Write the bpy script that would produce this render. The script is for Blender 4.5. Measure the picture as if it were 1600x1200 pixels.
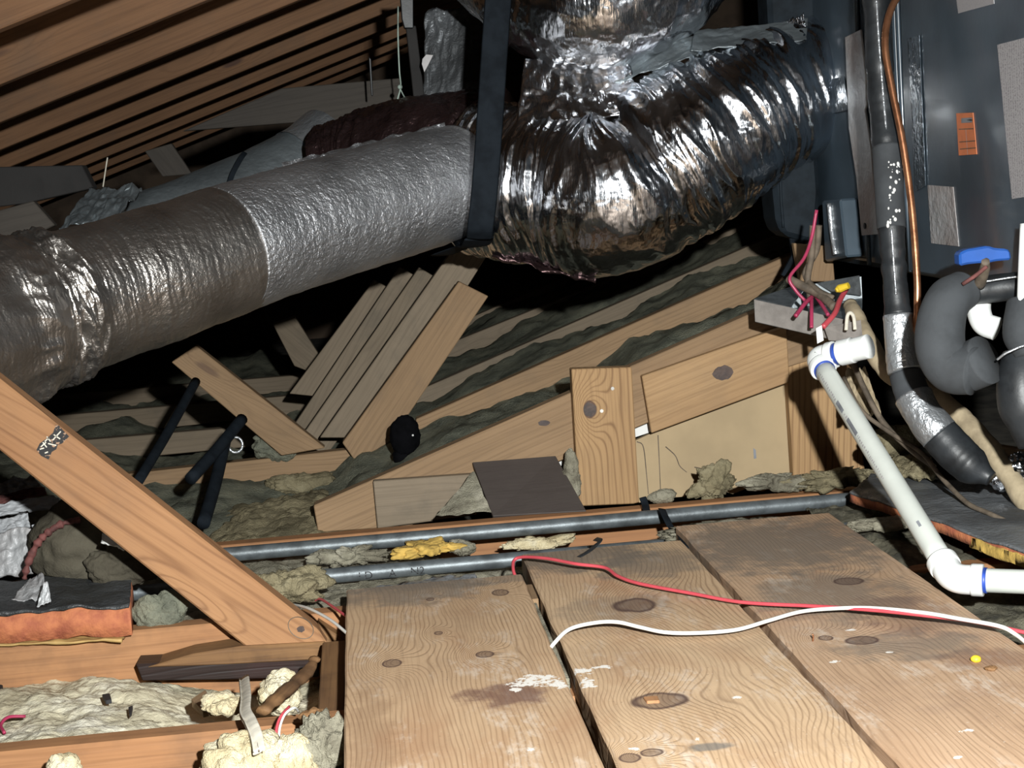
import bpy, bmesh, math, random
from mathutils import Vector, Matrix, noise, Euler
random.seed(7)
for o in list(bpy.data.objects): bpy.data.objects.remove(o)
S = bpy.context.scene
COL = S.collection
# ------------------------------------------------------------------ camera
F_PX = 2600.0; CAM_H = 0.637
vy = Vector((-250, -322, F_PX)).normalized()            # planks' direction seen by the camera (x right, y down, z forward)
ROLL = 0.069
dn = Vector((ROLL, 1, (322 + 250*ROLL)/F_PX)).normalized()
vx = dn.cross(vy)
W2C = (vx, vy, -dn)                                      # world axes in camera coordinates
CAM = Vector((0, 0, CAM_H))
cam_d = bpy.data.cameras.new('camera'); cam = bpy.data.objects.new('camera', cam_d); COL.objects.link(cam)
cam_d.sensor_width = 36.0; cam_d.lens = F_PX/1600*36; cam_d.clip_start = 0.05; cam_d.clip_end = 60
R = Matrix(((vx.x, -vx.y, -vx.z), (vy.x, -vy.y, -vy.z), (-dn.x, dn.y, dn.z)))
cam.matrix_world = Matrix.Translation(CAM) @ R.to_4x4()
S.camera = cam
# ------------------------------------------------------------------ world, light, exposure
wd = bpy.data.worlds.new('attic_gloom'); S.world = wd; wd.use_nodes = True
wd.node_tree.nodes['Background'].inputs[0].default_value = (0.62, 0.72, 0.82, 1)
wd.node_tree.nodes['Background'].inputs[1].default_value = 0.04
ld = bpy.data.lights.new('hand_lamp', 'SPOT'); lamp = bpy.data.objects.new('hand_lamp', ld); COL.objects.link(lamp)
ld.energy = 600; ld.shadow_soft_size = 0.022; ld.color = (0.98, 1.0, 0.985); ld.spot_size = math.radians(88); ld.spot_blend = 1.0
lamp.location = (0.21, -0.03, CAM_H + 0.20)
lamp.rotation_euler = (Vector((0.50, 2.3, -0.15))-lamp.location).to_track_quat('-Z', 'Y').to_euler()
S.view_settings.view_transform = 'Standard'; S.view_settings.look = 'None'
S.view_settings.exposure = 0.0; S.view_settings.gamma = 1.0; S.view_settings.use_curve_mapping = False

# ------------------------------------------------------------------ helpers
def ray(x, y):
    c = Vector(((x-800)/F_PX, (y-600)/F_PX, 1.0))
    return Vector((W2C[0].dot(c), W2C[1].dot(c), W2C[2].dot(c)))
def onz(x, y, z): r = ray(x, y); return CAM + r*((z-CAM_H)/r.z)
def ony(x, y, Y): r = ray(x, y); return CAM + r*(Y/r.y)
def onx(x, y, X): r = ray(x, y); return CAM + r*(X/r.x)
def at(x, y, d): return CAM + ray(x, y)*d

def mesh_obj(name, bm, mat, parent=None, smooth=False):
    me = bpy.data.meshes.new(name); bm.normal_update(); bm.to_mesh(me); bm.free()
    if smooth:
        for p in me.polygons: p.use_smooth = True
    o = bpy.data.objects.new(name, me); COL.objects.link(o)
    if mat: me.materials.append(M[mat] if isinstance(mat, str) else mat)
    if parent: o.parent = parent
    return o
def tag(o, label, cat, group=None):
    o['label'] = label; o['category'] = cat
    if group: o['group'] = group
    return o
def empty(name, loc, label, cat, group=None):
    o = bpy.data.objects.new(name, None); COL.objects.link(o); o.empty_display_size = .05
    o.location = loc; bpy.context.view_layer.update()
    return tag(o, label, cat, group)
def put(child, parent):
    child.parent = parent; child.matrix_parent_inverse = Matrix.Translation(-parent.location)
    return child
GSEED = [0]
def grain(o, along, seed=None, up=(0, 0, 1)):
    """store board coordinates (along, across, through) on the vertices for the wood shader"""
    me = o.data; a = Vector(along).normalized(); u = Vector(up)
    t = a.cross(u).normalized(); u = t.cross(a).normalized()
    GSEED[0] += 1; rnd = random.Random(seed if seed is not None else GSEED[0]*37)
    off = Vector((rnd.uniform(0, 40), rnd.uniform(0, 40), rnd.uniform(0, 40))) if seed != 0 else Vector((0, 0, 0))
    at_ = me.attributes.new('grain', 'FLOAT_VECTOR', 'POINT')
    for i, v in enumerate(me.vertices):
        at_.data[i].vector = (v.co.dot(a)+off.x, v.co.dot(u)+off.y, v.co.dot(t)+off.z)
    return o
def bevel(bm, w=.0018, seg=1):
    bmesh.ops.bevel(bm, geom=list(bm.edges), offset=w, segments=seg, affect='EDGES', profile=.5)
def prism(pts, ext, bev=.0018):
    """polygon of 3D points pushed along ext"""
    bm = bmesh.new(); e = Vector(ext)
    a = [bm.verts.new(p) for p in pts]; b = [bm.verts.new(Vector(p)+e) for p in pts]
    bm.faces.new(a); bm.faces.new(b[::-1])
    n = len(pts)
    for i in range(n): bm.faces.new((a[i], b[i], b[(i+1) % n], a[(i+1) % n]))
    bmesh.ops.recalc_face_normals(bm, faces=bm.faces)
    if bev: bevel(bm, bev)
    return bm
def boxbm(lo, hi, bev=.0018):
    x0, y0, z0 = lo; x1, y1, z1 = hi
    return prism([(x0, y0, z0), (x1, y0, z0), (x1, y0, z1), (x0, y0, z1)], (0, y1-y0, 0), bev)
def board(name, pix, Y, mat, along, th=.038, parent=None, seed=None, bev=.0018):
    pts = [ony(x, y, Y) for x, y in pix]
    o = mesh_obj(name, prism(pts, (0, th, 0), bev), mat, parent)
    a = Vector((along[0], 0, along[1])); up = Vector((-along[1], 0, along[0]))
    return grain(o, a, seed, up)
def catmull(pts, n):
    pts = [Vector(p) for p in pts]
    if len(pts) == 2: return [pts[0].lerp(pts[1], i/n) for i in range(n+1)]
    P = [pts[0]*2-pts[1]] + pts + [pts[-1]*2-pts[-2]]
    out = []; m = len(pts)-1
    for i in range(n+1):
        t = i/n*m; k = min(int(t), m-1); t -= k
        a, b, c, d = P[k], P[k+1], P[k+2], P[k+3]
        out.append(.5*((2*b)+(c-a)*t+(2*a-5*b+4*c-d)*t*t+(3*b-a-3*c+d)*t**3))
    return out
def lerp_list(v, t):
    if not isinstance(v, (list, tuple)): return v
    x = t*(len(v)-1); k = min(int(x), len(v)-2); x -= k
    x = x*x*(3-2*x)
    return v[k]*(1-x)+v[k+1]*x
def tube_bm(pts, r, n=24, seg=12, caps=True, disp=None, flat=None, smooth_path=True, up=(0, 0, 1)):
    """tube along pts; r number or list; disp(t,theta,p)->extra radius; flat=(a,b) section scale"""
    path = catmull(pts, n) if smooth_path else [Vector(p) for p in pts]
    n = len(path)-1
    bm = bmesh.new(); rings = []
    tan = (path[1]-path[0]).normalized()
    u = Vector(up); u = (u-tan*u.dot(tan))
    if u.length < .05: u = Vector((1, 0, 0)); u = u-tan*u.dot(tan)
    u.normalize()
    for i, p in enumerate(path):
        tn = (path[min(i+1, n)]-path[max(i-1, 0)]).normalized()
        u = (u-tn*u.dot(tn)).normalized(); w = tn.cross(u)
        t = i/n; rr = lerp_list(r, t); ring = []
        for j in range(seg):
            th = 2*math.pi*j/seg
            q = rr + (disp(t, th, p) if disp else 0)
            fa, fb = flat if flat else (1, 1)
            ring.append(bm.verts.new(p+u*(math.cos(th)*q*fa)+w*(math.sin(th)*q*fb)))
        rings.append(ring)
    for i in range(n):
        for j in range(seg):
            k = (j+1) % seg
            bm.faces.new((rings[i][j], rings[i][k], rings[i+1][k], rings[i+1][j]))
    if caps:
        bm.faces.new(rings[0][::-1]); bm.faces.new(rings[-1])
    bmesh.ops.recalc_face_normals(bm, faces=bm.faces)
    return bm
def tube(name, pts, r, mat, parent=None, **k):
    return mesh_obj(name, tube_bm(pts, r, **k), mat, parent, smooth=True)
def fbm(p, oct=4, h=.5):
    s = 0; a = 1
    for _ in range(oct):
        s += a*noise.noise(p); p = p*2.03+Vector((11.3, 5.1, 7.7)); a *= h
    return s
def ridged(p, oct=3):
    s = 0; a = 1
    for _ in range(oct):
        s += a*(1-2*abs(noise.noise(p))); p = p*2.1+Vector((3.3, 9.1, 1.7)); a *= .5
    return s
def sheet_bm(fn, nu, nv):
    """grid from fn(u,v) -> Vector"""
    bm = bmesh.new()
    g = [[bm.verts.new(fn(i/nu, j/nv)) for j in range(nv+1)] for i in range(nu+1)]
    for i in range(nu):
        for j in range(nv): bm.faces.new((g[i][j], g[i+1][j], g[i+1][j+1], g[i][j+1]))
    bmesh.ops.recalc_face_normals(bm, faces=bm.faces)
    return bm
def blob_bm(c, rad, amp=.25, freq=9, sub=5, seed=0, floor=None):
    bm = bmesh.new(); bmesh.ops.create_icosphere(bm, subdivisions=sub, radius=1)
    s = Vector((seed*3.1, seed*1.7, seed*5.3)); R3 = Vector(rad); m = max(rad)
    for v in bm.verts:
        d = v.co.normalized(); p = Vector((d.x*R3.x, d.y*R3.y, d.z*R3.z))
        q = p*freq+s
        k = 1-amp*.55+amp*(1.5*abs(noise.noise(q))+1.0*abs(noise.noise(q*2.1+s))+.55*abs(noise.noise(q*4.7))+.3*abs(noise.noise(q*9.5)))
        v.co = Vector(c)+p*k
        if floor is not None and v.co.z < floor: v.co.z = floor+.02*(v.co.z-floor)
    return bm

# ------------------------------------------------------------------ materials
M = {}
class NT:
    def __init__(s, name):
        s.m = bpy.data.materials.new(name); s.m.use_nodes = True; s.t = s.m.node_tree; s.n = s.t.nodes; s.l = s.t.links
        s.b = s.n['Principled BSDF']; M[name] = s.m
    def new(s, typ, **k):
        x = s.n.new(typ)
        for a, b in k.items(): setattr(x, a, b)
        return x
    def set(s, sock, v):
        if v is None: return
        if isinstance(v, bpy.types.NodeSocket): s.l.new(v, sock)
        else:
            if sock.type == 'RGBA' and len(v) == 3: v = (*v, 1)
            sock.default_value = v
    def math(s, op, a, b=None, c=None, clamp=False):
        x = s.new('ShaderNodeMath', operation=op, use_clamp=clamp)
        s.set(x.inputs[0], a); s.set(x.inputs[1], b); s.set(x.inputs[2], c); return x.outputs[0]
    def vmul(s, v, k):
        x = s.new('ShaderNodeVectorMath', operation='MULTIPLY'); s.set(x.inputs[0], v); x.inputs[1].default_value = k; return x.outputs[0]
    def noise(s, v, scale=5, detail=3, rough=.5, dist=0):
        x = s.new('ShaderNodeTexNoise'); s.set(x.inputs['Vector'], v); x.inputs['Scale'].default_value = scale
        x.inputs['Detail'].default_value = detail; x.inputs['Roughness'].default_value = rough; x.inputs['Distortion'].default_value = dist
        return x.outputs[0]
    def ramp(s, f, stops, interp='LINEAR'):
        x = s.new('ShaderNodeValToRGB'); r = x.color_ramp; r.interpolation = interp
        while len(r.elements) < len(stops): r.elements.new(.5)
        for e, (p, c) in zip(r.elements, stops):
            e.position = p; e.color = (*c, 1) if len(c) == 3 else c
        s.set(x.inputs[0], f); return x.outputs[0]
    def step(s, f, a, b):
        x = s.new('ShaderNodeMapRange'); x.interpolation_type = 'SMOOTHSTEP'
        s.set(x.inputs[0], f); x.inputs[1].default_value = a; x.inputs[2].default_value = b; return x.outputs[0]
    def mix(s, f, a, b, mode='MIX'):
        x = s.new('ShaderNodeMix', data_type='RGBA', blend_type=mode)
        s.set(x.inputs[0], f); s.set(x.inputs[6], a); s.set(x.inputs[7], b); return x.outputs[2]
    def bump(s, h, strength=.3, dist=.002, normal=None):
        x = s.new('ShaderNodeBump'); x.inputs['Strength'].default_value = strength; x.inputs['Distance'].default_value = dist
        s.set(x.inputs['Height'], h)
        if normal: s.l.new(normal, x.inputs['Normal'])
        return x.outputs[0]
    def coord(s, k='Object'): return s.new('ShaderNodeTexCoord').outputs[k]
    def sep(s, v):
        x = s.new('ShaderNodeSeparateXYZ'); s.set(x.inputs[0], v); return x.outputs
    def out(s, color=None, rough=.6, metal=0, normal=None, spec=None, coat=None):
        b = s.b
        s.set(b.inputs['Base Color'], color); s.set(b.inputs['Roughness'], rough); s.set(b.inputs['Metallic'], metal)
        if normal: s.l.new(normal, b.inputs['Normal'])
        if spec is not None: b.inputs['Specular IOR Level'].default_value = spec
        if coat is not None: b.inputs['Coat Weight'].default_value = coat; b.inputs['Coat Roughness'].default_value = .12
        return s.m

def wood(name, light, mid, dark, rings=90, warp=5, knots=(), auto_knots=0.0, dirt=.25, dirt_col=(.10, .085, .07), line=.55,
         paint=(), stains=(), wscale=(1.1, 5, 5), rough=.72, sharp=5, wear=0.0, blush=0.0):
    n = NT(name); P = n.new('ShaderNodeAttribute', attribute_name='grain').outputs['Vector']
    sx = n.sep(P)
    w1 = n.noise(n.vmul(P, wscale), 1, 3, .5); w2 = n.noise(n.vmul(P, (5, 30, 30)), 1, 2)
    f = n.math('MULTIPLY', sx[1], rings)
    f = n.math('ADD', f, n.math('MULTIPLY', sx[2], rings*.35))
    f = n.math('MULTIPLY_ADD', w1, warp, f); f = n.math('MULTIPLY_ADD', w2, .7, f)
    kmask = None
    def gauss(a, b, ra, rb, soft=None):
        u = n.math('DIVIDE', n.math('SUBTRACT', sx[0], a), ra); v = n.math('DIVIDE', n.math('SUBTRACT', sx[1], b), rb)
        q = n.math('ADD', n.math('MULTIPLY', u, u), n.math('MULTIPLY', v, v))
        return q, n.math('EXPONENT', n.math('MULTIPLY', q, -1))
    knot_col = []
    for (a, b, ra, rb) in knots:
        q, g = gauss(a, b, ra*2.6, rb*2.6)
        f = n.math('MULTIPLY_ADD', g, 7.0, f)
        q2, _ = gauss(a, b, ra, rb)
        q2 = n.math('ADD', q2, n.math('MULTIPLY', n.math('SUBTRACT', w2, .5), 1.2))
        k = n.math('MULTIPLY', n.step(q2, 1.25, .8), n.math('MULTIPLY_ADD', n.step(q2, .45, .85), .42, .58))
        kmask = k if kmask is None else n.math('MAXIMUM', kmask, k)
    if auto_knots:
        vo = n.new('ShaderNodeTexVoronoi'); n.set(vo.inputs['Vector'], n.vmul(P, (2.2, 9, 9))); vo.inputs['Scale'].default_value = 1
        dist = vo.outputs['Distance']
        g = n.math('EXPONENT', n.math('MULTIPLY', n.math('MULTIPLY', dist, dist), -28))
        f = n.math('MULTIPLY_ADD', g, 3.2, f)
        k = n.math('MULTIPLY', n.step(dist, .10, .055), auto_knots)
        kmask = k if kmask is None else n.math('MAXIMUM', kmask, k)
    c = n.math('COSINE', n.math('MULTIPLY', f, 6.2832))
    ln = n.math('POWER', n.math('MULTIPLY_ADD', c, .5, .5), sharp)
    fib = n.noise(n.vmul(P, (7, 260, 260)), 1, 2, .6)
    big = n.noise(n.vmul(P, (2.0, 6, 6)), 1, 4, .6)
    base = n.mix(n.step(big, .3, .7), light, mid)
    patch = n.math('MULTIPLY_ADD', n.noise(n.vmul(P, (3.1, 14, 14)), 1, 3, .6), 1.3, -.1, clamp=True)
    base = n.mix(n.math('MULTIPLY', n.math('MULTIPLY', ln, line), patch), base, dark)
    base = n.mix(n.math('MULTIPLY', n.step(fib, .42, .75), .30), base, dark)
    d = n.noise(n.coord(), 6, 5, .65)
    base = n.mix(n.math('MULTIPLY', n.step(d, .48, .75), dirt), base, dirt_col)
    if blush:
        base = n.mix(n.math('MULTIPLY', n.step(n.noise(n.vmul(P, (3.0, 7, 7)), 1, 4, .62, .6), .50, .72), blush), base, (.36, .19, .10))
    if wear:
        wn = n.math('MULTIPLY', n.step(n.noise(n.vmul(P, (5, 11, 11)), 1, 5, .7), .50, .66), n.step(n.noise(n.vmul(P, (26, 60, 60)), 1, 3, .7), .40, .62))
        base = n.mix(n.math('MULTIPLY', wn, wear), base, (.66, .56, .46))
        sp = n.step(n.noise(n.coord(), 210, 2, .5), .70, .76)
        base = n.mix(n.math('MULTIPLY', sp, .5), base, (.68, .58, .47))
        ds = n.step(n.noise(n.vmul(n.coord(), (1.3, 1, 1)), 150, 3, .6), .665, .72)
        base = n.mix(n.math('MULTIPLY', ds, .55), base, (.12, .08, .055))
    for (a, b, ra, rb, col, amt) in stains:
        q, g = gauss(a, b, ra, rb)
        q = n.math('ADD', q, n.math('MULTIPLY', n.math('SUBTRACT', n.noise(n.coord(), 22, 4, .65), .5), 3.4))
        base = n.mix(n.math('MULTIPLY', n.step(q, 1.3, .2), amt), base, col)
    if kmask is not None:
        base = n.mix(n.math('MULTIPLY', kmask, .92), base, (.075, .042, .036))
    for (a, b, ra, rb, col) in paint:
        q, g = gauss(a, b, ra, rb)
        q = n.math('ADD', q, n.math('MULTIPLY', n.math('SUBTRACT', n.noise(n.coord(), 90, 4, .7), .5), 4.5))
        base = n.mix(n.step(q, .42, .3), base, col)
    nm = n.bump(n.math('ADD', n.math('MULTIPLY', ln, -.6), n.math('MULTIPLY', fib, .7)), .35, .0015)
    return n.out(base, rough, 0, nm, spec=.25)

def simple(name, col, rough=.5, metal=0, var=.25, scale=30, bump=.15, bscale=60, spec=None, coat=None, col2=None, stretch=(1, 1, 1), dist=.002):
    n = NT(name); v = n.vmul(n.coord(), stretch)
    a = n.noise(v, scale, 4, .6)
    c2 = col2 if col2 else tuple(x*(1-var*2) for x in col)
    c = n.mix(n.step(a, .35, .7), col, c2)
    nm = n.bump(n.noise(v, bscale, 4, .6), bump, dist) if bump else None
    return n.out(c, rough, metal, nm, spec, coat)
def insul(name, a, b, c, scale=14, bump=.8):
    n = NT(name); v = n.coord()
    x = n.noise(v, scale, 5, .65); y = n.noise(v, scale*6, 4, .7); z = n.noise(v, scale*.35, 3, .5)
    col = n.ramp(x, [(.32, b), (.52, a), (.72, c)])
    col = n.mix(n.math('MULTIPLY', n.step(y, .5, .75), .45), col, b)
    col = n.mix(n.math('MULTIPLY', n.step(z, .5, .72), .5), col, b)
    h = n.math('ADD', n.math('MULTIPLY', y, .6), n.noise(v, scale*18, 3, .7))
    return n.out(col, .95, 0, n.bump(h, bump, .006), spec=.05)

# plank coordinates: along = world Y, across = world X (seed 0 keeps them unshifted)
def pk(px, py, ra, rb):
    p = onz(px, py, 0); return (p.y, p.x, ra, rb)
def pp(px, py, ra, rb, col, *a):
    p = onz(px, py, 0); return (p.y, p.x, ra, rb, col, *a)
WHITE = (.80, .76, .70); PL = ((.56, .385, .235), (.47, .315, .19), (.20, .115, .062))
GREY_D = (.17, .145, .12); RED_D = (.14, .07, .055)
wood('plank_wood_a', *PL, rings=160, warp=22, wear=.6, blush=.45, wscale=(1.3, 3.2, 3), line=.75, dirt=.3, dirt_col=(.25, .16, .10),
     knots=[pk(612, 1037, .017, .013), pk(757, 1023, .015, .012), pk(685, 990, .010, .006), pk(782, 926, .018, .012), pk(672, 937, .010, .006)],
     stains=[pp(790, 1085, .05, .055, RED_D, .75), pp(640, 925, .09, .13, GREY_D, .65), pp(720, 905, .05, .25, GREY_D, .55), pp(580, 1150, .2, .03, (.2, .11, .06), .3)],
     paint=[pp(842, 1062, .030, .034, WHITE), pp(872, 1070, .020, .020, WHITE), pp(820, 1068, .022, .03, WHITE), pp(806, 1078, .012, .012, WHITE), pp(830, 1170, .008, .005, WHITE)])
wood('plank_wood_b', (.60, .425, .265), (.52, .355, .215), *PL[2:], rings=150, warp=26, wear=.6, blush=.45, wscale=(1.5, 3.0, 3), line=.75, dirt=.3, dirt_col=(.27, .18, .12),
     knots=[pk(990, 946, .040, .032), pk(1028, 1096, .030, .034), pk(1018, 1177, .012, .013), pk(985, 1185, .014, .012)],
     stains=[pp(900, 870, .12, .13, GREY_D, .72), pp(1010, 880, .10, .10, GREY_D, .6), pp(960, 950, .08, .09, GREY_D, .35), pp(1110, 1168, .012, .025, (.12, .13, .13), .7)],
     paint=[pp(908, 1049, .020, .022, WHITE), pp(919, 1068, .026, .014, WHITE), pp(940, 1043, .010, .018, WHITE), pp(1150, 1091, .006, .010, WHITE), pp(990, 1171, .008, .008, WHITE), pp(1090, 1156, .006, .005, WHITE)])
wood('plank_wood_c', (.56, .385, .25), (.47, .31, .195), *PL[2:], rings=150, warp=22, wear=.6, blush=.45, wscale=(1.2, 3.4, 3), line=.65, dirt=.4, dirt_col=(.25, .16, .12),
     knots=[pk(1325, 909, .020, .022), pk(1346, 1001, .018, .022), pk(1290, 997, .012, .010)],
     stains=[pp(1220, 850, .2, .2, GREY_D, .75), pp(1300, 930, .16, .12, GREY_D, .62), pp(1420, 960, .12, .07, RED_D, .4), pp(1420, 1010, .07, .10, GREY_D, .6), pp(1540, 1030, .05, .06, RED_D, .4)],
     paint=[pp(1390, 1019, .006, .007, WHITE), pp(1305, 1034, .006, .012, WHITE), pp(1330, 985, .006, .01, WHITE), pp(1510, 1143, .006, .01, WHITE), pp(1500, 1184, .005, .01, WHITE)])
wood('joist_wood', (.40, .205, .095), (.32, .155, .07), (.15, .07, .035), rings=40, warp=4, auto_knots=.6, dirt=.55, dirt_col=(.13, .075, .045), line=.4)
wood('brace_wood', (.375, .20, .095), (.31, .155, .072), (.15, .066, .03), rings=34, warp=4, wscale=(.8, 6, 6), dirt=.18, line=.75, auto_knots=.2, sharp=9)
wood('rafter_wood', (.27, .145, .075), (.21, .11, .056), (.09, .045, .026), rings=42, warp=3, auto_knots=.8, dirt=.3, line=.3)
wood('frame_wood', (.30, .195, .108), (.24, .155, .085), (.13, .08, .045), rings=75, warp=5, auto_knots=.6, dirt=.28, line=.4)
wood('post_wood', (.42, .265, .13), (.35, .215, .105), (.16, .085, .04), rings=75, warp=4, wscale=(.7, 6, 6), line=.95, dirt=.12,
     knots=[(ony(922, 640, 3.262).z, ony(922, 640, 3.262).x, .018, .013)])
wood('block_wood', (.40, .255, .13), (.34, .21, .105), (.17, .095, .045), rings=50, warp=5, line=.35, dirt=.15)
wood('dusty_wood', (.235, .185, .13), (.185, .145, .10), (.11, .085, .06), rings=55, warp=5, auto_knots=.7, dirt=.45, dirt_col=(.08, .075, .06), line=.35)
wood('shaded_wood', (.070, .060, .050), (.055, .047, .040), (.03, .026, .022), rings=55, warp=5, auto_knots=.7, dirt=.4, dirt_col=(.045, .04, .036), line=.35)  # grey boards, colour darkened to stand in for the gloom around them
wood('stained_wood', (.24, .13, .055), (.15, .08, .038), (.06, .03, .018), rings=60, warp=6, dirt=.6, dirt_col=(.03, .018, .014), line=.4)
wood('burnt_wood', (.030, .019, .016), (.020, .013, .012), (.006, .004, .004), rings=70, warp=6, dirt=.3, dirt_col=(.07, .03, .028), line=.5, rough=.45)
wood('dark_panel', (.075, .062, .055), (.062, .050, .045), (.045, .036, .032), rings=30, warp=4, dirt=.2, line=.25, rough=.6)
simple('sheathing', (.11, .075, .05), .85, var=.2, scale=8, bump=.2)
simple('gloom_floor', (.10, .09, .07), .95, var=.3, scale=12, bump=.5)
simple('drywall', (.40, .30, .175), .85, var=.07, scale=7, bump=.12, bscale=40)
simple('paper_white', (.72, .72, .70), .7, var=.06, bump=.05)
simple('nail_steel', (.6, .58, .54), .35, 1, bump=0)
simple('black_iron', (.15, .17, .18), .46, .45, var=.25, scale=25, bump=.35, bscale=180, dist=.001)
simple('pvc_white', (.78, .80, .78), .30, 0, var=.03, scale=10, bump=.02, spec=.5)
simple('pvc_pipe', (.56, .585, .54), .35, 0, var=.05, scale=10, bump=.03, spec=.5)
simple('blue_primer', (.03, .08, .42), .4, bump=0)
simple('ink', (.02, .02, .022), .7, bump=0, var=.1)
simple('grey_ink', (.22, .23, .25), .7, bump=0, var=.2)
simple('red_wire', (.56, .075, .095), .38, var=.08, bump=.05)
simple('white_wire', (.78, .77, .72), .4, var=.05, bump=.05)
simple('pink_wire', (.40, .04, .10), .35, var=.1, bump=.05)
simple('yellow', (.75, .52, .03), .5, var=.1, bump=.05)
simple('cloth_strip', (.74, .69, .58), .95, var=.15, scale=50, bump=.3, spec=.05)
simple('brown_cable', (.16, .125, .09), .7, var=.3, scale=30, bump=.4)
simple('beige_wrap', (.42, .34, .22), .75, var=.3, scale=18, bump=.5, bscale=45, col2=(.24, .19, .12), dist=.004)
simple('black_strap', (.012, .016, .021), .8, var=.2, bump=.2, spec=.08)
simple('cover_black', (.014, .020, .026), .7, var=.2, bump=.15, spec=.15)
simple('void_black', (.004, .004, .005), .9, bump=0, spec=.05)
simple('black_foam', (.046, .051, .056), .85, var=.2, scale=14, bump=.25, bscale=90)
simple('black_rubber', (.022, .025, .028), .45, var=.3, scale=20, bump=.3)
simple('hazed_paint', (.058, .083, .107), .36, var=.22, scale=4, bump=.12, bscale=9, coat=.25, dist=.01)  # bluish haze over the black cabinet is mixed into its paint colour
simple('label_grey', (.40, .38, .38), .45, var=.1, scale=20, bump=.1)
simple('orange_tag', (.62, .19, .075), .55, var=.08, bump=.05)
simple('blue_plastic', (.020, .085, .33), .32, var=.08, bump=.03, coat=.3)
simple('copper', (.55, .25, .13), .32, .85, var=.3, scale=25, bump=.15, col2=(.28, .12, .06))
simple('galvanized', (.42, .46, .48), .38, .9, var=.2, scale=60, bump=.15, bscale=70, stretch=(1, 1, 1))
simple('galv_front', (.34, .31, .285), .5, .25, var=.15, scale=30, bump=.1)
simple('string', (.42, .52, .45), .7, bump=0)
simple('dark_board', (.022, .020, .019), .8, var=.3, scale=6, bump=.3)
simple('orange_edge', (.50, .175, .075), .85, var=.25, scale=35, bump=.6, bscale=80, col2=(.33, .095, .05), dist=.004)
simple('yellow_glass', (.58, .38, .09), .9, var=.2, scale=30, bump=.7, bscale=80, dist=.004)
simple('kraft_gold', (.55, .36, .13), .7, var=.2, scale=12, bump=.3)
simple('red_foil', (.17, .055, .048), .8, 0, var=.35, scale=30, bump=.5)
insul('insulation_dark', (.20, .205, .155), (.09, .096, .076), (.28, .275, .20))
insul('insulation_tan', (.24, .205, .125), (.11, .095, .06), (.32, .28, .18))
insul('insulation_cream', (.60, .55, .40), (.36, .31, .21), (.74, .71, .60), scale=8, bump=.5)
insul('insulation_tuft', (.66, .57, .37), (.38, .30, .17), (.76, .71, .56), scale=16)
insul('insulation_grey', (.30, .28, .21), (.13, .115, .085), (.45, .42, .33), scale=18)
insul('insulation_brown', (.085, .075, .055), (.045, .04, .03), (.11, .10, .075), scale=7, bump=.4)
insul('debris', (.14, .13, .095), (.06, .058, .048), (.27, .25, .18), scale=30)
def foil(name, col, rough, bumps, metal=1.0, dust=0, dustcol=(.2, .19, .18), var=.15):
    n = NT(name); v = n.coord(); nm = None
    for sc, st, ds, stretch in bumps:
        nm = n.bump(n.noise(n.vmul(v, stretch), sc, 4, .6), st, ds, nm)
    a = n.noise(v, 9, 3)
    c = n.mix(n.step(a, .35, .7), col, tuple(x*(1-var*2) for x in col))
    r = n.math('MULTIPLY_ADD', n.noise(v, 14, 3), .18, rough-.09)
    if dust: 
        dm = n.math('MULTIPLY', n.step(n.noise(v, 5, 4), .4, .65), dust)
        c = n.mix(dm, c, dustcol); r = n.math('ADD', r, n.math('MULTIPLY', dm, .3))
    return n.out(c, r, metal, nm)
foil('foil_shiny', (.80, .82, .86), .17, [(6, .5, .03, (1, 1, 1)), (30, .35, .006, (2.2, 1, .35)), (110, .22, .0015, (1.5, 1, .5))])
foil('foil_wrap', (.60, .61, .635), .38, [(45, .7, .007, (1, 1, 1)), (120, .9, .005, (1, 1, 1)), (260, .5, .0015, (1, 1, 1))], .88, dust=.2, dustcol=(.3, .3, .3))
foil('foil_old', (.52, .49, .46), .32, [(26, .5, .008, (1, 1, 1)), (85, .6, .004, (1, 1, 1)), (220, .4, .0015, (1, 1, 1))], .95, dust=.3, dustcol=(.2, .18, .16))
foil('foil_tape', (.66, .69, .72), .36, [(30, .7, .010, (1, 1, 1)), (110, .5, .003, (1, 1, 1))], .8)
foil('foil_grey', (.30, .34, .36), .45, [(9, .5, .02, (1, 1, 1)), (60, .4, .004, (1, 1, 1))], .7, dust=.4, dustcol=(.10, .11, .115))
foil('foil_facing', (.34, .36, .38), .42, [(30, .7, .008, (1, 1, 1)), (120, .6, .003, (1, 1, 1))], .6, dust=.8, dustcol=(.05, .052, .054))
foil('foil_black', (.055, .058, .06), .5, [(30, .7, .008, (1, 1, 1)), (120, .6, .003, (1, 1, 1))], .3, dust=.5, dustcol=(.16, .165, .17))
foil('foil_pale', (.50, .52, .54), .6, [(24, .6, .006, (1, 1, 1)), (90, .5, .003, (1, 1, 1))], .1, dust=.6, dustcol=(.27, .25, .24))
foil('foil_torn', (.46, .47, .48), .5, [(20, .6, .008, (1, 1, 1)), (80, .5, .004, (1, 1, 1))], .25, dust=.7, dustcol=(.24, .17, .14))
foil('foil_maroon', (.16, .10, .10), .30, [(14, .8, .02, (1, 1, 1)), (60, .6, .006, (1, 1, 1))], .9)
n = NT('print_label')                                    # grey sticker with rows of fine print
v = n.coord('Generated'); sp = n.sep(v)
rows = n.math('PINGPONG', n.math('MULTIPLY', sp[1], 26), .5)
txt = n.noise(n.vmul(v, (6, 60, 90)), 1, 2, .6)
ink = n.math('MULTIPLY', n.step(txt, .48, .56), n.step(rows, .12, .2))
n.out(n.mix(n.math('MULTIPLY', ink, .6), (.40, .39, .40), (.10, .09, .10)), .45)

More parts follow.
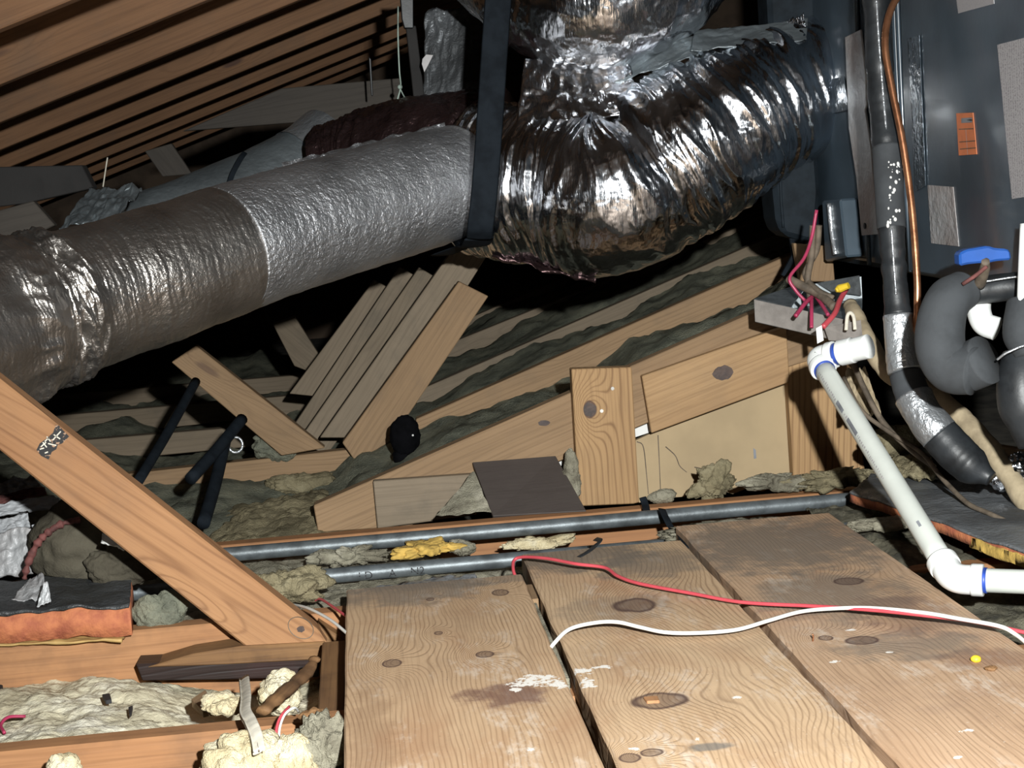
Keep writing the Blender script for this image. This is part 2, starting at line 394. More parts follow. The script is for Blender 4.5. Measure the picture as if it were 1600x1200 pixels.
# ------------------------------------------------------------------ setting: roof deck, floor below, end walls
SL = 1/3.0                                               # 4 in 12 roof
def roof_z(x): return 1.077 + SL*x
TY = [2.69 + .61*k for k in range(9)]                    # truss lines, 24 inches apart; TY[1] is the near wall truss
def struct(o): o['kind'] = 'structure'; return o
RD = .14
def roof_slab():
    pts = [(-2.6, .6, roof_z(-2.6)+RD+.008), (2.6, .6, roof_z(2.6)+RD+.008), (2.6, .6, roof_z(2.6)+RD+.022), (-2.6, .6, roof_z(-2.6)+RD+.022)]
    return prism(pts, (0, 8.4, 0), 0)
struct(mesh_obj('ceiling', roof_slab(), 'sheathing'))
def ground(u, v):
    x = -3+6*u; y = .2+8.8*v
    return Vector((x, y, -.17+.012*fbm(Vector((x*4, y*4, 0)), 3)))
struct(mesh_obj('floor', sheet_bm(ground, 60, 80), 'gloom_floor', smooth=True))
struct(mesh_obj('wall_back', boxbm((-3, 8.6, -.2), (3, 8.65, 2.2), 0), 'sheathing'))
struct(mesh_obj('wall_left', boxbm((-2.65, .2, -.2), (-2.6, 8.6, .6), 0), 'sheathing'))
struct(mesh_obj('wall_right', boxbm((2.6, .2, -.2), (2.65, 8.6, 2.2), 0), 'sheathing'))

# ------------------------------------------------------------------ roof rafters
names = ['nearest roof rafter, lit orange at the very top left corner', 'second roof rafter back from the top left corner, wide lit face with saw marks',
         'third roof rafter back from the top left corner, dark knot near its lower edge', 'fourth roof rafter back from the top left corner, brown',
         'fifth roof rafter back from the top left corner, in half shade', 'sixth roof rafter back from the top left corner, dim',
         'seventh roof rafter back from the top left corner, dark', 'eighth roof rafter back from the top left corner, very dark', 'farthest roof rafter, barely lit above the grey plank']
for k, y in enumerate(TY):
    x0, x1 = -2.55, 2.5
    pts = [(x0, y, roof_z(x0)), (x1, y, roof_z(x1)), (x1, y, roof_z(x1)+RD), (x0, y, roof_z(x0)+RD)]
    o = mesh_obj('roof_rafter', prism(pts, (0, .038, 0)), 'rafter_wood')
    grain(o, (1, 0, SL), 100+k*13, (-SL, 0, 1)); tag(o, names[k], 'rafter', 'roof rafters')

# ------------------------------------------------------------------ floor planks
def plank(x0, x1, y0, y1, mat, label, seed):
    r = random.Random(seed); bm = bmesh.new(); th = .034; N = 60
    prof = []
    for i in range(N+1):
        y = y0+(y1-y0)*i/N
        a = x0+.0025*noise.noise(Vector((y*9, seed, 0)))+.001*noise.noise(Vector((y*60, seed, 2)))
        b = x1+.0025*noise.noise(Vector((y*9, seed, 5)))+.001*noise.noise(Vector((y*60, seed, 7)))
        c = .0025
        w = .0015*noise.noise(Vector((y*2, seed, 9)))
        prof.append([bm.verts.new(p) for p in ((a, y, -th), (a, y, w-c), (a+c, y, w), ((a+b)/2, y, w+.0006), (b-c, y, w), (b, y, w-c), (b, y, -th))])
    for i in range(N):
        for j in range(7):
            k = (j+1) % 7; bm.faces.new((prof[i][j], prof[i][k], prof[i+1][k], prof[i+1][j]))
    bm.faces.new(prof[0]); bm.faces.new(prof[-1][::-1])
    bmesh.ops.recalc_face_normals(bm, faces=bm.faces)
    o = mesh_obj('floor_plank', bm, mat); grain(o, (0, 1, 0), 0, (1, 0, 0))
    return tag(o, label, 'plank', 'planks laid as a walkway')
plank(-.0605, .2160, .6, 2.556, 'plank_wood_a', 'leftmost wide pine plank with white paint smears along its right edge', 3)
plank(.2290, .4995, .6, 2.690, 'plank_wood_b', 'middle wide pine plank with two large oval knots', 8)
plank(.5110, .7850, .6, 2.800, 'plank_wood_c', 'rightmost scuffed plank with the small yellow crumb on it', 14)
# wooden plug sitting in the middle plank's lower knot
p = onz(1018, 1096, 0)
o = mesh_obj('wood_plug', prism([(p.x-.007, p.y-.009, -.002), (p.x+.008, p.y-.011, -.002), (p.x+.009, p.y+.008, -.002), (p.x-.008, p.y+.009, -.002)], (0, 0, .006), .001), 'joist_wood')
grain(o, (0, 1, 0)); tag(o, 'small orange wood chip in the knot of the middle plank', 'wood chip')

# ------------------------------------------------------------------ floor joists and blocks
def beam(name, lo, hi, mat, label, along=(1, 0, 0), cat='joist', group=None, seed=None):
    o = mesh_obj(name, boxbm(lo, hi, .002), mat); grain(o, along, seed)
    return tag(o, label, cat, group)
JT = -.035
beam('floor_joist', (-1.6, 2.035, -.16), (1.2, 2.073, JT), 'joist_wood', 'orange floor joist in the bottom left corner, nearest the camera', group='floor joists')
beam('floor_joist', (-1.6, 2.560, -.16), (.75, 2.598, JT), 'joist_wood', 'stained floor joist under the orange-edged insulation batt', group='floor joists')
beam('floor_joist', (-1.3, 3.105, -.15), (1.05, 3.143, -.03), 'joist_wood', 'long thin orange joist running right behind the upper black pipe', group='floor joists')
beam('floor_joist', (.30, 2.495, -.12), (1.3, 2.533, -.036), 'joist_wood', 'short orange joist end showing under the white drain pipe', group='floor joists')
# burnt block under the brace
blk = empty('charred_block', (-.22, 2.42, -.1), 'charred black wooden block under the foot of the diagonal brace', 'wood block')
o = put(board('charred_face', [(212, 1038), (360, 1030), (500, 1022), (498, 1058), (360, 1062), (222, 1064)], 2.505, 'burnt_wood', (1, 0), .05, seed=51), blk)
o['label'] = 'crusted black burnt front'
o = put(board('stained_top', [(300, 1022), (375, 1010), (508, 1003), (508, 1030), (362, 1038), (230, 1043)], 2.500, 'stained_wood', (1, 0), .055, seed=52), blk)
o = board('dark_wedge', [(496, 972), (545, 1004), (545, 1022), (508, 1008)], 2.530, 'stained_wood', (.8, -.5), .03, seed=53); tag(o, 'small dark wood wedge between the brace foot and the leftmost plank', 'wood wedge')

# ------------------------------------------------------------------ diagonal brace
br = empty('diagonal_brace', (-.15, 2.43, -.04), 'orange lumber brace slanting across the lower left, with a black stamp', 'brace')
o = put(board('timber', [(-330, 332), (498, 985), (512, 1006), (385, 1012), (-330, 440)], 2.505, 'brace_wood', (.78, -.63), .040, seed=5, bev=.003), br)
def stamp():
    pts = [(92, 665), (98, 672), (108, 682), (97, 693), (90, 695), (88, 702), (81, 706), (76, 718), (64, 712), (57, 703), (62, 693), (73, 685), (83, 676), (87, 664)]
    return prism([ony(x, y, 2.5042) for x, y in pts], (0, .0006, 0), 0)
n = NT('stamp_ink'); v = n.coord()
n.out(n.mix(n.step(n.noise(v, 150, 2, .5), .55, .60), (.012, .011, .012), (.36, .22, .14)), .6)
put(mesh_obj('stamp', stamp(), 'stamp_ink'), br)
def strokes(segs, Y, w):
    bm = bmesh.new()
    for (a, b) in segs:
        p, q = ony(*a, Y), ony(*b, Y); t = (q-p).normalized(); s = Vector((-t.z, 0, t.x))*w
        bm.faces.new([bm.verts.new(x) for x in (p-s, q-s, q+s, p+s)])
    return bm
put(mesh_obj('stamp_marks', strokes([((82, 688), (95, 674)), ((84, 679), (94, 686)), ((70, 690), (76, 684)), ((73, 682), (79, 690)), ((64, 698), (72, 691)), ((67, 691), (73, 699)), ((75, 693), (88, 696)), ((62, 702), (69, 700)), ((70, 708), (75, 706))], 2.5036, .0009), 'cloth_strip'), br)
# ------------------------------------------------------------------ near wall truss (TY[1] = 3.30)
c19 = (math.cos(math.radians(18.5)), math.sin(math.radians(18.5)))
YN = TY[1]
o = board('top_chord', [(490, 790), (1180, 487), (1262, 451), (1275, 560), (1180, 590), (995, 668), (895, 712), (640, 822), (497, 832)], YN, 'frame_wood', c19, seed=61)
tchord = tag(o, 'sloping tan chord of the near truss, rising behind the post', 'truss chord', 'sloping chords')
po = empty('wall_post', ony(950, 785, 3.27), 'upright knotty pine post nailed to the near truss', 'post')
o = put(board('post_board', [(893, 577), (987, 574), (999, 787), (905, 791)], 3.262, 'post_wood', (0, 1), .036, bev=.002), po)
grain_o = o.data.attributes['grain']
for i, v in enumerate(o.data.vertices): grain_o.data[i].vector = (v.co.z, v.co.x, v.co.y)
for q in ((957, 607), (940, 642)):
    c = ony(*q, 3.2615); bm = bmesh.new(); bmesh.ops.create_cone(bm, segments=12, radius1=.0042, radius2=.0036, depth=.003, cap_ends=True, matrix=Matrix.Translation(c) @ Matrix.Rotation(math.pi/2, 4, 'X'))
    put(mesh_obj('nail_head', bm, 'nail_steel'), po)
kb = empty('blocking_board', ony(1120, 600, 3.28), 'tan blocking board with one big dark knot, right of the post', 'board')
o = put(board('plank_face', [(1003, 588), (1229, 509), (1234, 597), (1018, 677)], 3.276, 'block_wood', c19, .022), kb)
def knot_disc(px, py, Y, rx, rz, parent, mat='knot_dark'):
    c = ony(px, py, Y-.0006); bm = bmesh.new(); r = random.Random(px)
    pts = [Vector((c.x+rx*math.cos(t)*(1+.12*r.uniform(-1, 1)), c.y, c.z+rz*math.sin(t)*(1+.12*r.uniform(-1, 1)))) for t in [i*math.pi/9 for i in range(18)]]
    return put(mesh_obj('knot', prism(pts, (0, .002, 0), 0), mat), parent)
simple('knot_dark', (.075, .045, .035), .6, var=.3, scale=60, bump=.4, col2=(.03, .02, .018))
knot_disc(1130, 583, 3.276, .021, .015, kb)
kc = knot_disc(850, 661, 3.30, .012, .006, po); kc.parent = tchord; kc.matrix_parent_inverse = Matrix.Identity(4)
knot_disc(922, 640, 3.262, .0125, .0145, po)
knot_disc(470, 983, 2.505, .006, .005, br)
put(mesh_obj('knot_ring', tube_bm([ony(470+19*math.cos(t)+5*math.sin(t), 981+17*math.sin(t), 2.5047) for t in [i*math.pi/8 for i in range(17)]], .0007, n=40, seg=5, caps=False), 'brown_cable'), br)
o = board('wall_stud', [(1226, 520), (1330, 520), (1352, 742), (1240, 748)], 3.305, 'post_wood', (.06, 1), .03, seed=77)
tag(o, 'wide orange-tan stud behind the white drain pipe', 'stud')
# drywall panel with its ragged bottom and cracks
dw = empty('drywall_sheet', ony(1110, 770, 3.33), 'tan drywall panel of the gable between post and stud', 'drywall')
r = random.Random(4)
bot = [(1245, 752), (1225, 757), (1190, 768), (1165, 764), (1145, 772), (1120, 764), (1100, 758), (1085, 764), (1070, 776), (1040, 778), (995, 786)]
put(mesh_obj('panel', prism([ony(*q, 3.338) for q in [(900, 750), (900, 725), (985, 692), (1020, 676), (1120, 640), (1240, 590)]+bot], (0, .013, 0), 0), 'drywall'), dw)
def crack(pix, Y, w=.0012):
    pts = [ony(*q, Y) for q in pix]
    return tube_bm(pts, [w, w*.7], n=14, seg=5)
for cr in ([(995, 690), (1005, 698), (1010, 740), (1013, 772)], [(1028, 680), (1030, 720), (1032, 765)], [(1040, 698), (1055, 712), (1062, 728), (1073, 738)], [(1085, 730), (1098, 733), (1102, 740)]):
    put(mesh_obj('crack', crack(cr, 3.3375), 'brown_cable'), dw)
put(mesh_obj('blue_mark', prism([ony(*q, 3.3372) for q in [(1177, 700), (1181, 703), (1182, 716), (1178, 717)]], (0, .0008, 0), 0), 'grey_ink'), dw)
for i, q in enumerate(([(868, 722), (898, 709), (898, 719), (876, 728)], [(990, 665), (1014, 656), (1017, 675), (990, 684)])):
    o = mesh_obj('paper_strip', prism([ony(*a, 3.341 if i else 3.339) for a in q], (0, .002, 0), 0), 'paper_white')
    tag(o, ('white paper strip showing left of the post', 'white paper strip showing right of the post')[i], 'paper', 'white paper strips')
for i, (a, b) in enumerate((((991, 676), (1014, 666)), ((1000, 662), (1008, 671)))):
    pass
o = board('gusset_board', [(583, 752), (742, 741), (745, 805), (590, 826)], 3.276, 'dusty_wood', (1, .0), .022, seed=23)
tag(o, 'dusty short board nailed flat on the lower left of the near truss', 'board')
# dark panel leaning on the plate
a = [onz(770, 806, -.028), onz(916, 798, -.028), ony(868, 712, 3.285), ony(738, 722, 3.285)]
nrm = (a[1]-a[0]).cross(a[3]-a[0]).normalized()
o = mesh_obj('leaning_panel', prism(a, -nrm*.012 if nrm.y < 0 else nrm*.012, .001), 'dark_panel'); grain(o, (1, 0, 0))
tag(o, 'smooth dark brown panel leaning left of the post', 'panel')

# ------------------------------------------------------------------ trusses behind: flat chords on the left, sloping chords on the right
vl = [None, ((650, 655), (1240, 395)), ((650, 612), (1240, 354)), ((680, 546), (1240, 320)), ((690, 516), (1100, 340))]
hts = [0, 88, 78, 70, 60]
lab_s = ['', 'sloping ceiling joist just behind the near truss, dusty tan', 'second sloping ceiling joist behind the near truss, half buried', 'third sloping ceiling joist behind the near truss, dim', 'fourth sloping ceiling joist, under the foil plenum']
lab_f = ['', 'flat ceiling joist at the foot of the crossed braces', 'second flat ceiling joist back, behind the slanting brace', 'third flat ceiling joist back, in the dark on the left', 'fourth flat ceiling joist back, darkest']
fl = [None, ((150, 746), (551, 702), (553, 762), (150, 800)), ((60, 694), (546, 653), (546, 683), (60, 730)), ((60, 652), (518, 613), (520, 641), (60, 690)), ((60, 620), (541, 580), (541, 610), (60, 660))]
for k in range(1, 5):
    Y = TY[k+1]
    (a, b), h = vl[k], hts[k]
    o = board('sloping_joist', [a, b, (b[0]+4, b[1]+h), (a[0]+4, a[1]+h)], Y, 'dusty_wood' if k > 1 else 'frame_wood', c19, seed=200+k); tag(o, lab_s[k], 'joist', 'sloping chords')
    o = board('ceiling_joist', fl[k], Y, 'frame_wood' if k == 1 else 'dusty_wood', (1, 0), seed=220+k); tag(o, lab_f[k], 'joist', 'flat ceiling joists')
# webs
ed = [((535, 690), (717, 440)), ((520, 651), (705, 395)), ((497, 645), (655, 418)), ((499, 605), (625, 417)), ((486, 570), (585, 437))]
wl = ['nearest slanting truss web, reddish with a cracked top end', 'second slanting truss web, with a pointed top end', 'third slanting truss web, greyish', 'fourth slanting truss web, under the duct', 'farthest slanting truss web, darkest']
for k, (a, b) in enumerate(ed):
    Y = TY[2]-.042+.17*k; w = (76, 60, 56, 46, 40)[k]; e = (46, 26) if k == 0 else (58, 8) if k == 1 else (50, 30)
    pix = [a, b, (b[0]+e[0], b[1]+e[1]), (a[0]+w, a[1]+4)]
    if k == 0: pix = [(535, 692), (717, 440), (763, 463), (610, 690), (556, 722)]
    if k > 1: sh = (a[0]-b[0])*.34, (a[1]-b[1])*.34; pix = [(a[0]+sh[0], a[1]+sh[1]), b, (b[0]+e[0], b[1]+e[1]), (a[0]+w+sh[0], a[1]+4+sh[1])]
    if k == 1: pix = [(500, 684), (705, 393), (722, 385), (745, 388), (762, 398), (580, 684)] if True else [(520, 655), (705, 393), (722, 385), (745, 388), (762, 398), (600, 655)]
    d = Vector((b[0]-a[0], a[1]-b[1])).normalized()
    o = board('truss_web', pix, Y, 'frame_wood' if k == 0 else 'dusty_wood', (d.x, d.y), seed=300+k); tag(o, wl[k], 'truss web', 'slanting truss webs')
o = board('truss_brace', [(268, 566), (306, 540), (508, 700), (440, 712)], TY[2]-.043, 'frame_wood', (.8, -.6), seed=320)
tag(o, 'tan brace slanting down right below the silver duct', 'brace')
o = board('truss_brace', [(426, 506), (460, 494), (525, 596), (460, 572)], TY[4]-.043, 'dusty_wood', (.7, -.7), seed=321)
tag(o, 'short dark brace stub behind the slanting tan brace', 'brace')

# ------------------------------------------------------------------ insulation between the joists
def vz(x): return .038+.342*x
def stuff(o, label, cat='insulation'): o['kind'] = 'stuff'; o['label'] = label; o['category'] = cat; return o
bay_lab = ['dark lumpy insulation behind the near truss', 'grey-green insulation in the second sloping bay', 'grey-green insulation in the third sloping bay', 'dark insulation in the fourth sloping bay', 'dark insulation in the farthest bay']
for k in range(5):
    ya = TY[k+1]+.038; yb = TY[k+2]-.002 if k < 4 else TY[k+2]+.5
    def f(u, v, k=k, ya=ya, yb=yb):
        x = -1.9+(2.88 if k == 0 else 3.3)*u; y = ya+(yb-ya)*v
        base = max(-.012, vz(x)) if x > -.3 else -.012
        t = 1-(1-v)**2
        q = Vector((x*3.2, y*3.2, k*7.3))
        h = .030*fbm(q, 3)+.016*abs(noise.noise(q*4.3))+.008*noise.noise(q*11)
        dip = .058 if k else .05
        edge = noise.noise(Vector((x*5.1, k*3.7, 2)))*.030+noise.noise(Vector((x*15, k*3.7, 8)))*.012
        return Vector((x, y, base-dip+h+v*edge-.02*(1-v)))
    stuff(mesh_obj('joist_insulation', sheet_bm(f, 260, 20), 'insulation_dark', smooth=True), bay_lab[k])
# flat foreground bay between plate and nearer joist, left: tan mound behind the pipes
def f(u, v):
    x = -.62+.62*u; y = 3.15+.75*v
    q = Vector((x*6, y*6, 3))
    hump = .05*math.exp(-((x+.18)/.16)**2)*math.sin(math.pi*min(1, v*1.1))
    return Vector((x, y, -.095+hump+.03*fbm(q, 3)+.015*abs(noise.noise(q*3))+.008*noise.noise(q*9)))
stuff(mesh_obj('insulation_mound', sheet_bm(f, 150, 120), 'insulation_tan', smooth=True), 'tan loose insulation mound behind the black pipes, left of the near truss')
# between the plate and the planks
def f(u, v):
    x = -.75+1.9*u; y = 2.60+.51*v
    q = Vector((x*7, y*7, 9))
    dz = .05*v*v*min(1, max(0, (x-.02)/.2))
    return Vector((x, y, -.066-dz+.018*fbm(q, 3)+.012*abs(noise.noise(q*3))+.006*noise.noise(q*9)))
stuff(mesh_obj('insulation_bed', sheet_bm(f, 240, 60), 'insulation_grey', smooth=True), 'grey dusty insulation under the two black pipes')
# bay in the lower left corner
def f(u, v):
    x = -.85+.83*u; y = 2.074+.50*v
    q = Vector((x*5, y*5, 21))
    lift = .035*math.exp(-((x+.42)/.22)**2)*(1-v*.6)
    return Vector((x, y, -.112+lift+.016*fbm(q*.7, 2)+.030*abs(noise.noise(q*1.1))+.016*abs(noise.noise(q*2.4))+.007*abs(noise.noise(q*5.5))-.02*v*v-.035*v*math.exp(-((x+.20)/.16)**2)+.003*noise.noise(q*8)+.0022*noise.noise(q*19)+.001*noise.noise(q*45)))
stuff(mesh_obj('corner_insulation', sheet_bm(f, 240, 150), 'insulation_cream', smooth=True), 'cream fluffy insulation between the two joists in the lower left')
def f(u, v):
    x = -.85+.83*u; y = 1.55+.483*v
    q = Vector((x*5, y*5, 33))
    return Vector((x, y, -.13+.02*fbm(q, 3)+.012*abs(noise.noise(q*3))))
stuff(mesh_obj('front_insulation', sheet_bm(f, 150, 80), 'insulation_tan', smooth=True), 'tan insulation low in front of the nearest joist')
# debris right of the planks
def f(u, v):
    x = .787+.55*u; y = 1.7+1.3*v
    q = Vector((x*9, y*9, 41))
    return Vector((x, y, -.050+.018*min(1, max(0, (y-2.5)/.08))+.014*fbm(q, 3)+.010*abs(noise.noise(q*3))+.005*noise.noise(q*9)+.003*noise.noise(q*20)))
stuff(mesh_obj('debris_bed', sheet_bm(f, 110, 220), 'debris', smooth=True), 'dark dusty debris right of the planks under the drain pipe', 'debris')

def tuft(px, py, d, rad, mat, label, amp=.35, freq=14, seed=0, cat='insulation tuft', group=None, name='insulation_tuft'):
    o = mesh_obj(name, blob_bm(at(px, py, d), rad, amp, freq, 5, seed), mat, smooth=True)
    return tag(o, label, cat, group)
tuft(388, 1214, 1.97, (.050, .04, .046), 'insulation_tuft', 'puffy cream insulation tuft under the cloth strip', seed=1, freq=18)
tuft(505, 1190, 1.99, (.036, .035, .052), 'insulation_grey', 'grey crumbly insulation tuft beside the leftmost plank', .5, 22, seed=2)
tuft(455, 1205, 1.97, (.032, .03, .034), 'insulation_tuft', 'small cream tuft between the two bigger tufts', .45, 22, seed=3)
tuft(100, 1200, 1.97, (.018, .018, .014), 'insulation_tuft', 'tiny cream tuft at the bottom left edge', .4, 26, seed=4)
tuft(490, 1120, 2.02, (.018, .012, .010), 'stained_wood', 'brown crumpled scrap on top of the grey tuft', .4, 30, seed=5, cat='scrap', name='scrap')
tuft(436, 1084, 2.30, (.028, .03, .028), 'insulation_tuft', 'pale insulation clump below the charred block', .4, 18, seed=6)
tuft(348, 1100, 2.18, (.024, .02, .012), 'insulation_tuft', 'wispy white insulation clump left of the cloth strip', .5, 24, seed=7)
tuft(1115, 756, 3.27, (.036, .018, .030), 'insulation_tan', 'torn yellowish insulation chunk against the drywall', .8, 20, seed=8)
tuft(1035, 775, 3.24, (.024, .015, .012), 'insulation_grey', 'small grey insulation lump right of the post base', .4, 24, seed=9)
tuft(1300, 748, 3.22, (.085, .03, .014), 'insulation_tan', 'long tan insulation lump at the foot of the stud', .8, 18, seed=10)
tuft(1215, 752, 3.22, (.06, .02, .012), 'insulation_grey', 'thin dusty insulation strip along the drywall bottom', .8, 20, seed=11)
def f(u, v):
    a = at(680, 806, 3.17).lerp(at(768, 800, 3.16), u); b = at(738, 738, 3.26).lerp(at(742, 738, 3.26), u)
    p = a.lerp(b, v); q = p*16
    return p+Vector((.006*noise.noise(q*1.7), -.012*math.sin(v*3.14)+.008*fbm(q, 3), .008*fbm(q+Vector((5, 5, 5)), 3)))
o = mesh_obj('insulation_heap', sheet_bm(f, 40, 40), 'insulation_grey', smooth=True); tag(o, 'greenish insulation heap left of the dark panel', 'insulation tuft')
tuft(893, 752, 3.31, (.018, .012, .05), 'insulation_grey', 'insulation squeezed between the dark panel and the post', .4, 22, seed=13)
tuft(665, 857, 2.99, (.05, .03, .011), 'yellow_glass', 'bright yellow insulation scrap between the black pipes', .8, 20, seed=14)
tuft(720, 858, 3.0, (.02, .02, .011), 'insulation_grey', 'grey lump beside the yellow scrap between the pipes', .8, 24, seed=15)
tuft(545, 870, 3.0, (.05, .02, .014), 'insulation_grey', 'row of grey insulation lumps between the black pipes', .8, 26, seed=16)
tuft(840, 850, 3.05, (.055, .015, .010), 'insulation_tuft', 'pale scuffed insulation strip below the upper pipe', .8, 22, seed=17)
tuft(1140, 826, 2.95, (.12, .06, .010), 'insulation_grey', 'dusty insulation lump at the back of the rightmost plank', .4, 22, seed=18)
tuft(440, 915, 2.68, (.05, .03, .02), 'insulation_tan', 'tan insulation lump just right of the brace, under the lower pipe', .8, 20, seed=19)
tuft(255, 960, 2.62, (.035, .02, .035), 'insulation_dark', 'grey felt lump right of the orange-edged batt', .35, 18, seed=20)
tuft(465, 756, 3.86, (.07, .03, .022), 'insulation_tan', 'tan clump against the flat ceiling joist', .4, 16, seed=21)
tuft(430, 690, 3.93, (.05, .03, .04), 'insulation_dark', 'dark clump at the foot of the slanting tan brace', .4, 16, seed=22)
tuft(130, 850, 2.78, (.085, .07, .075), 'insulation_brown', 'dark rounded insulation mound behind the brace on the left', .16, 10, seed=23)
tuft(960, 690, 3.45, (.02, .01, .01), 'insulation_grey', 'hidden crumb of insulation behind the post', .3, 20, seed=24) if False else None

# ------------------------------------------------------------------ small litter in the corner bay
def zbay(px, py): return onz(px, py, -.085)
def chip(name, pix, z, h, mat, label, cat, group=None, along=(1, 0, 0)):
    o = mesh_obj(name, prism([onz(x, y, z) for x, y in pix], (0, 0, h), .0008), mat); grain(o, along)
    return tag(o, label, cat, group)
chip('black_flake', [(160, 1091), (172, 1089), (175, 1099), (166, 1101)], -.078, .006, 'ink', 'larger black flake on the cream insulation', 'flake', 'black flakes')
chip('black_flake', [(201, 1111), (208, 1108), (206, 1119), (203, 1122)], -.078, .006, 'ink', 'narrow black flake right of the larger one', 'flake', 'black flakes')
chip('black_flake', [(-4, 1074), (5, 1076), (4, 1082), (-4, 1083)], -.082, .006, 'ink', 'black flake at the left picture edge', 'flake', 'black flakes')
chip('wood_scrap', [(300, 1105), (322, 1090), (338, 1116), (318, 1122)], -.08, .012, 'frame_wood', 'small pale wood offcut on the cream insulation', 'wood scrap', along=(.3, 1, 0))
o = tube('pink_yarn', [zbay(8, 1154)+Vector((0, 0, .008)), zbay(3, 1146)+Vector((0, 0, .012)), zbay(15, 1138)+Vector((0, 0, .016)), zbay(41, 1132)+Vector((0, 0, .012))], .0024, 'pink_wire', n=20, seg=7)
tag(o, 'short hooked piece of pink yarn at the left edge', 'yarn')
st = [at(410, 1112, 2.16), at(440, 1085, 2.22), at(478, 1052, 2.32), at(492, 1030, 2.36)]
o = tube('wood_stick', st, [.010, .012, .011, .008], 'stained_wood', n=40, seg=9, flat=(.6, 1), disp=lambda t, th, p: .003*fbm(p*60, 3)); grain(o, st[-1]-st[0])
tag(o, 'dark splintered wood stick leaning under the charred block', 'stick')
o = mesh_obj('wood_cleat', boxbm((-.10, 2.10, -.13), (-.064, 2.45, -.05), .002), 'stained_wood'); grain(o, (0, 1, 0)); tag(o, 'dark stained cleat along the left plank edge', 'cleat')
# flat cloth covered strip
cs = [at(381, 1060, 2.33), at(384, 1090, 2.16), at(383, 1112, 2.06), at(391, 1128, 2.00), at(400, 1150, 1.955), at(405, 1174, 1.925)]
cl = empty('cloth_strip', cs[-1], 'grey-white ribbed cloth cable hanging over the nearest joist', 'cable')
sb = put(tube('strip_body', cs, .0085, 'cloth_strip', n=40, seg=14, flat=(.32, 1), up=(0, -1, .3)), cl)
for s in (-.0055, 0, .0055):
    put(tube('rib', [p+Vector((s, -.0026, .001)) for p in cs], .0012, 'cloth_strip' if s else 'brown_cable', n=40, seg=6), sb)
w = [at(466, 1112, 2.07), at(460, 1106, 2.045), at(447, 1114, 2.03), at(439, 1130, 2.015), at(436, 1150, 2.0), at(440, 1176, 1.985), at(446, 1196, 1.98)]
o = tube('thin_white_wire', w, .0016, 'white_wire', n=40, seg=7); tag(o, 'thin white wire hooked over the nearest joist', 'wire')
w = [at(452, 1104, 2.06), at(441, 1116, 2.03), at(434, 1130, 2.015), at(431, 1150, 2.0), at(434, 1176, 1.985)]
o = tube('thin_red_wire', w, .0018, 'red_wire', n=40, seg=7); tag(o, 'thin red wire hanging in front of the nearest joist', 'wire')
w = [at(452, 944, 2.66), at(480, 950, 2.55), at(515, 968, 2.45), at(545, 992, 2.36)]
o = tube('thin_white_wire', w, .0024, 'white_wire', n=24, seg=7); tag(o, 'thin white wire running from the brace under the leftmost plank', 'wire')
w = [at(488, 940, 2.68), at(500, 936, 2.66), at(520, 948, 2.58), at(545, 966, 2.50)]
o = tube('thin_red_wire', w, .0022, 'red_wire', n=24, seg=7); tag(o, 'short red wire end left of the leftmost plank', 'wire')

# ------------------------------------------------------------------ wires across the planks
def floorpath(pix): return [onz(x, y, z) for x, y, z in pix]
rw = floorpath([(812, 915, -.02), (802, 890, .0), (808, 872, .012), (850, 872, .02), (900, 881, .02), (945, 887, .016), (965, 900, .012), (1000, 912, .010), (1080, 927, .008), (1160, 941, .008), (1270, 947, .012), (1360, 953, .018), (1440, 961, .020), (1520, 971, .016), (1600, 988, .012), (1680, 1006, .006)])
o = tube('red_wire', rw, .0027, 'red_wire', n=120, seg=9); tag(o, 'red wire trailing across the planks', 'wire')
ww = floorpath([(856, 1020, -.012), (866, 1005, .004), (890, 983, .014), (930, 973, .018), (965, 972, .018), (1000, 980, .014), (1040, 988, .012), (1090, 989, .010), (1150, 984, .010), (1200, 970, .012), (1250, 956, .012), (1300, 951, .014), (1360, 950, .020), (1440, 957, .024), (1500, 967, .022), (1560, 978, .020), (1585, 990, .010), (1610, 1010, .004)])
o = tube('white_wire', ww, .0027, 'white_wire', n=120, seg=9); tag(o, 'white wire curving over the middle plank', 'wire')
c = onz(1525, 1030, .004)
o = mesh_obj('yellow_crumb', blob_bm(c, (.0062, .006, .0045), .2, 60, 3, 2), 'yellow', smooth=True); tag(o, 'small bright yellow crumb on the rightmost plank', 'crumb')
c = onz(1548, 1044, .003)
o = mesh_obj('brown_leaf', blob_bm(c, (.008, .006, .003), .4, 70, 3, 5), 'stained_wood'); tag(o, 'tiny brown leaf scrap by the yellow crumb', 'leaf')
p = onz(1270, 1002, 0)
o = tube('bent_nail', [p, p+Vector((.001, 0, .006)), p+Vector((0, 0, .010))], .0011, 'copper', n=6, seg=6); tag(o, 'small rusty nail sticking up from the rightmost plank', 'nail')

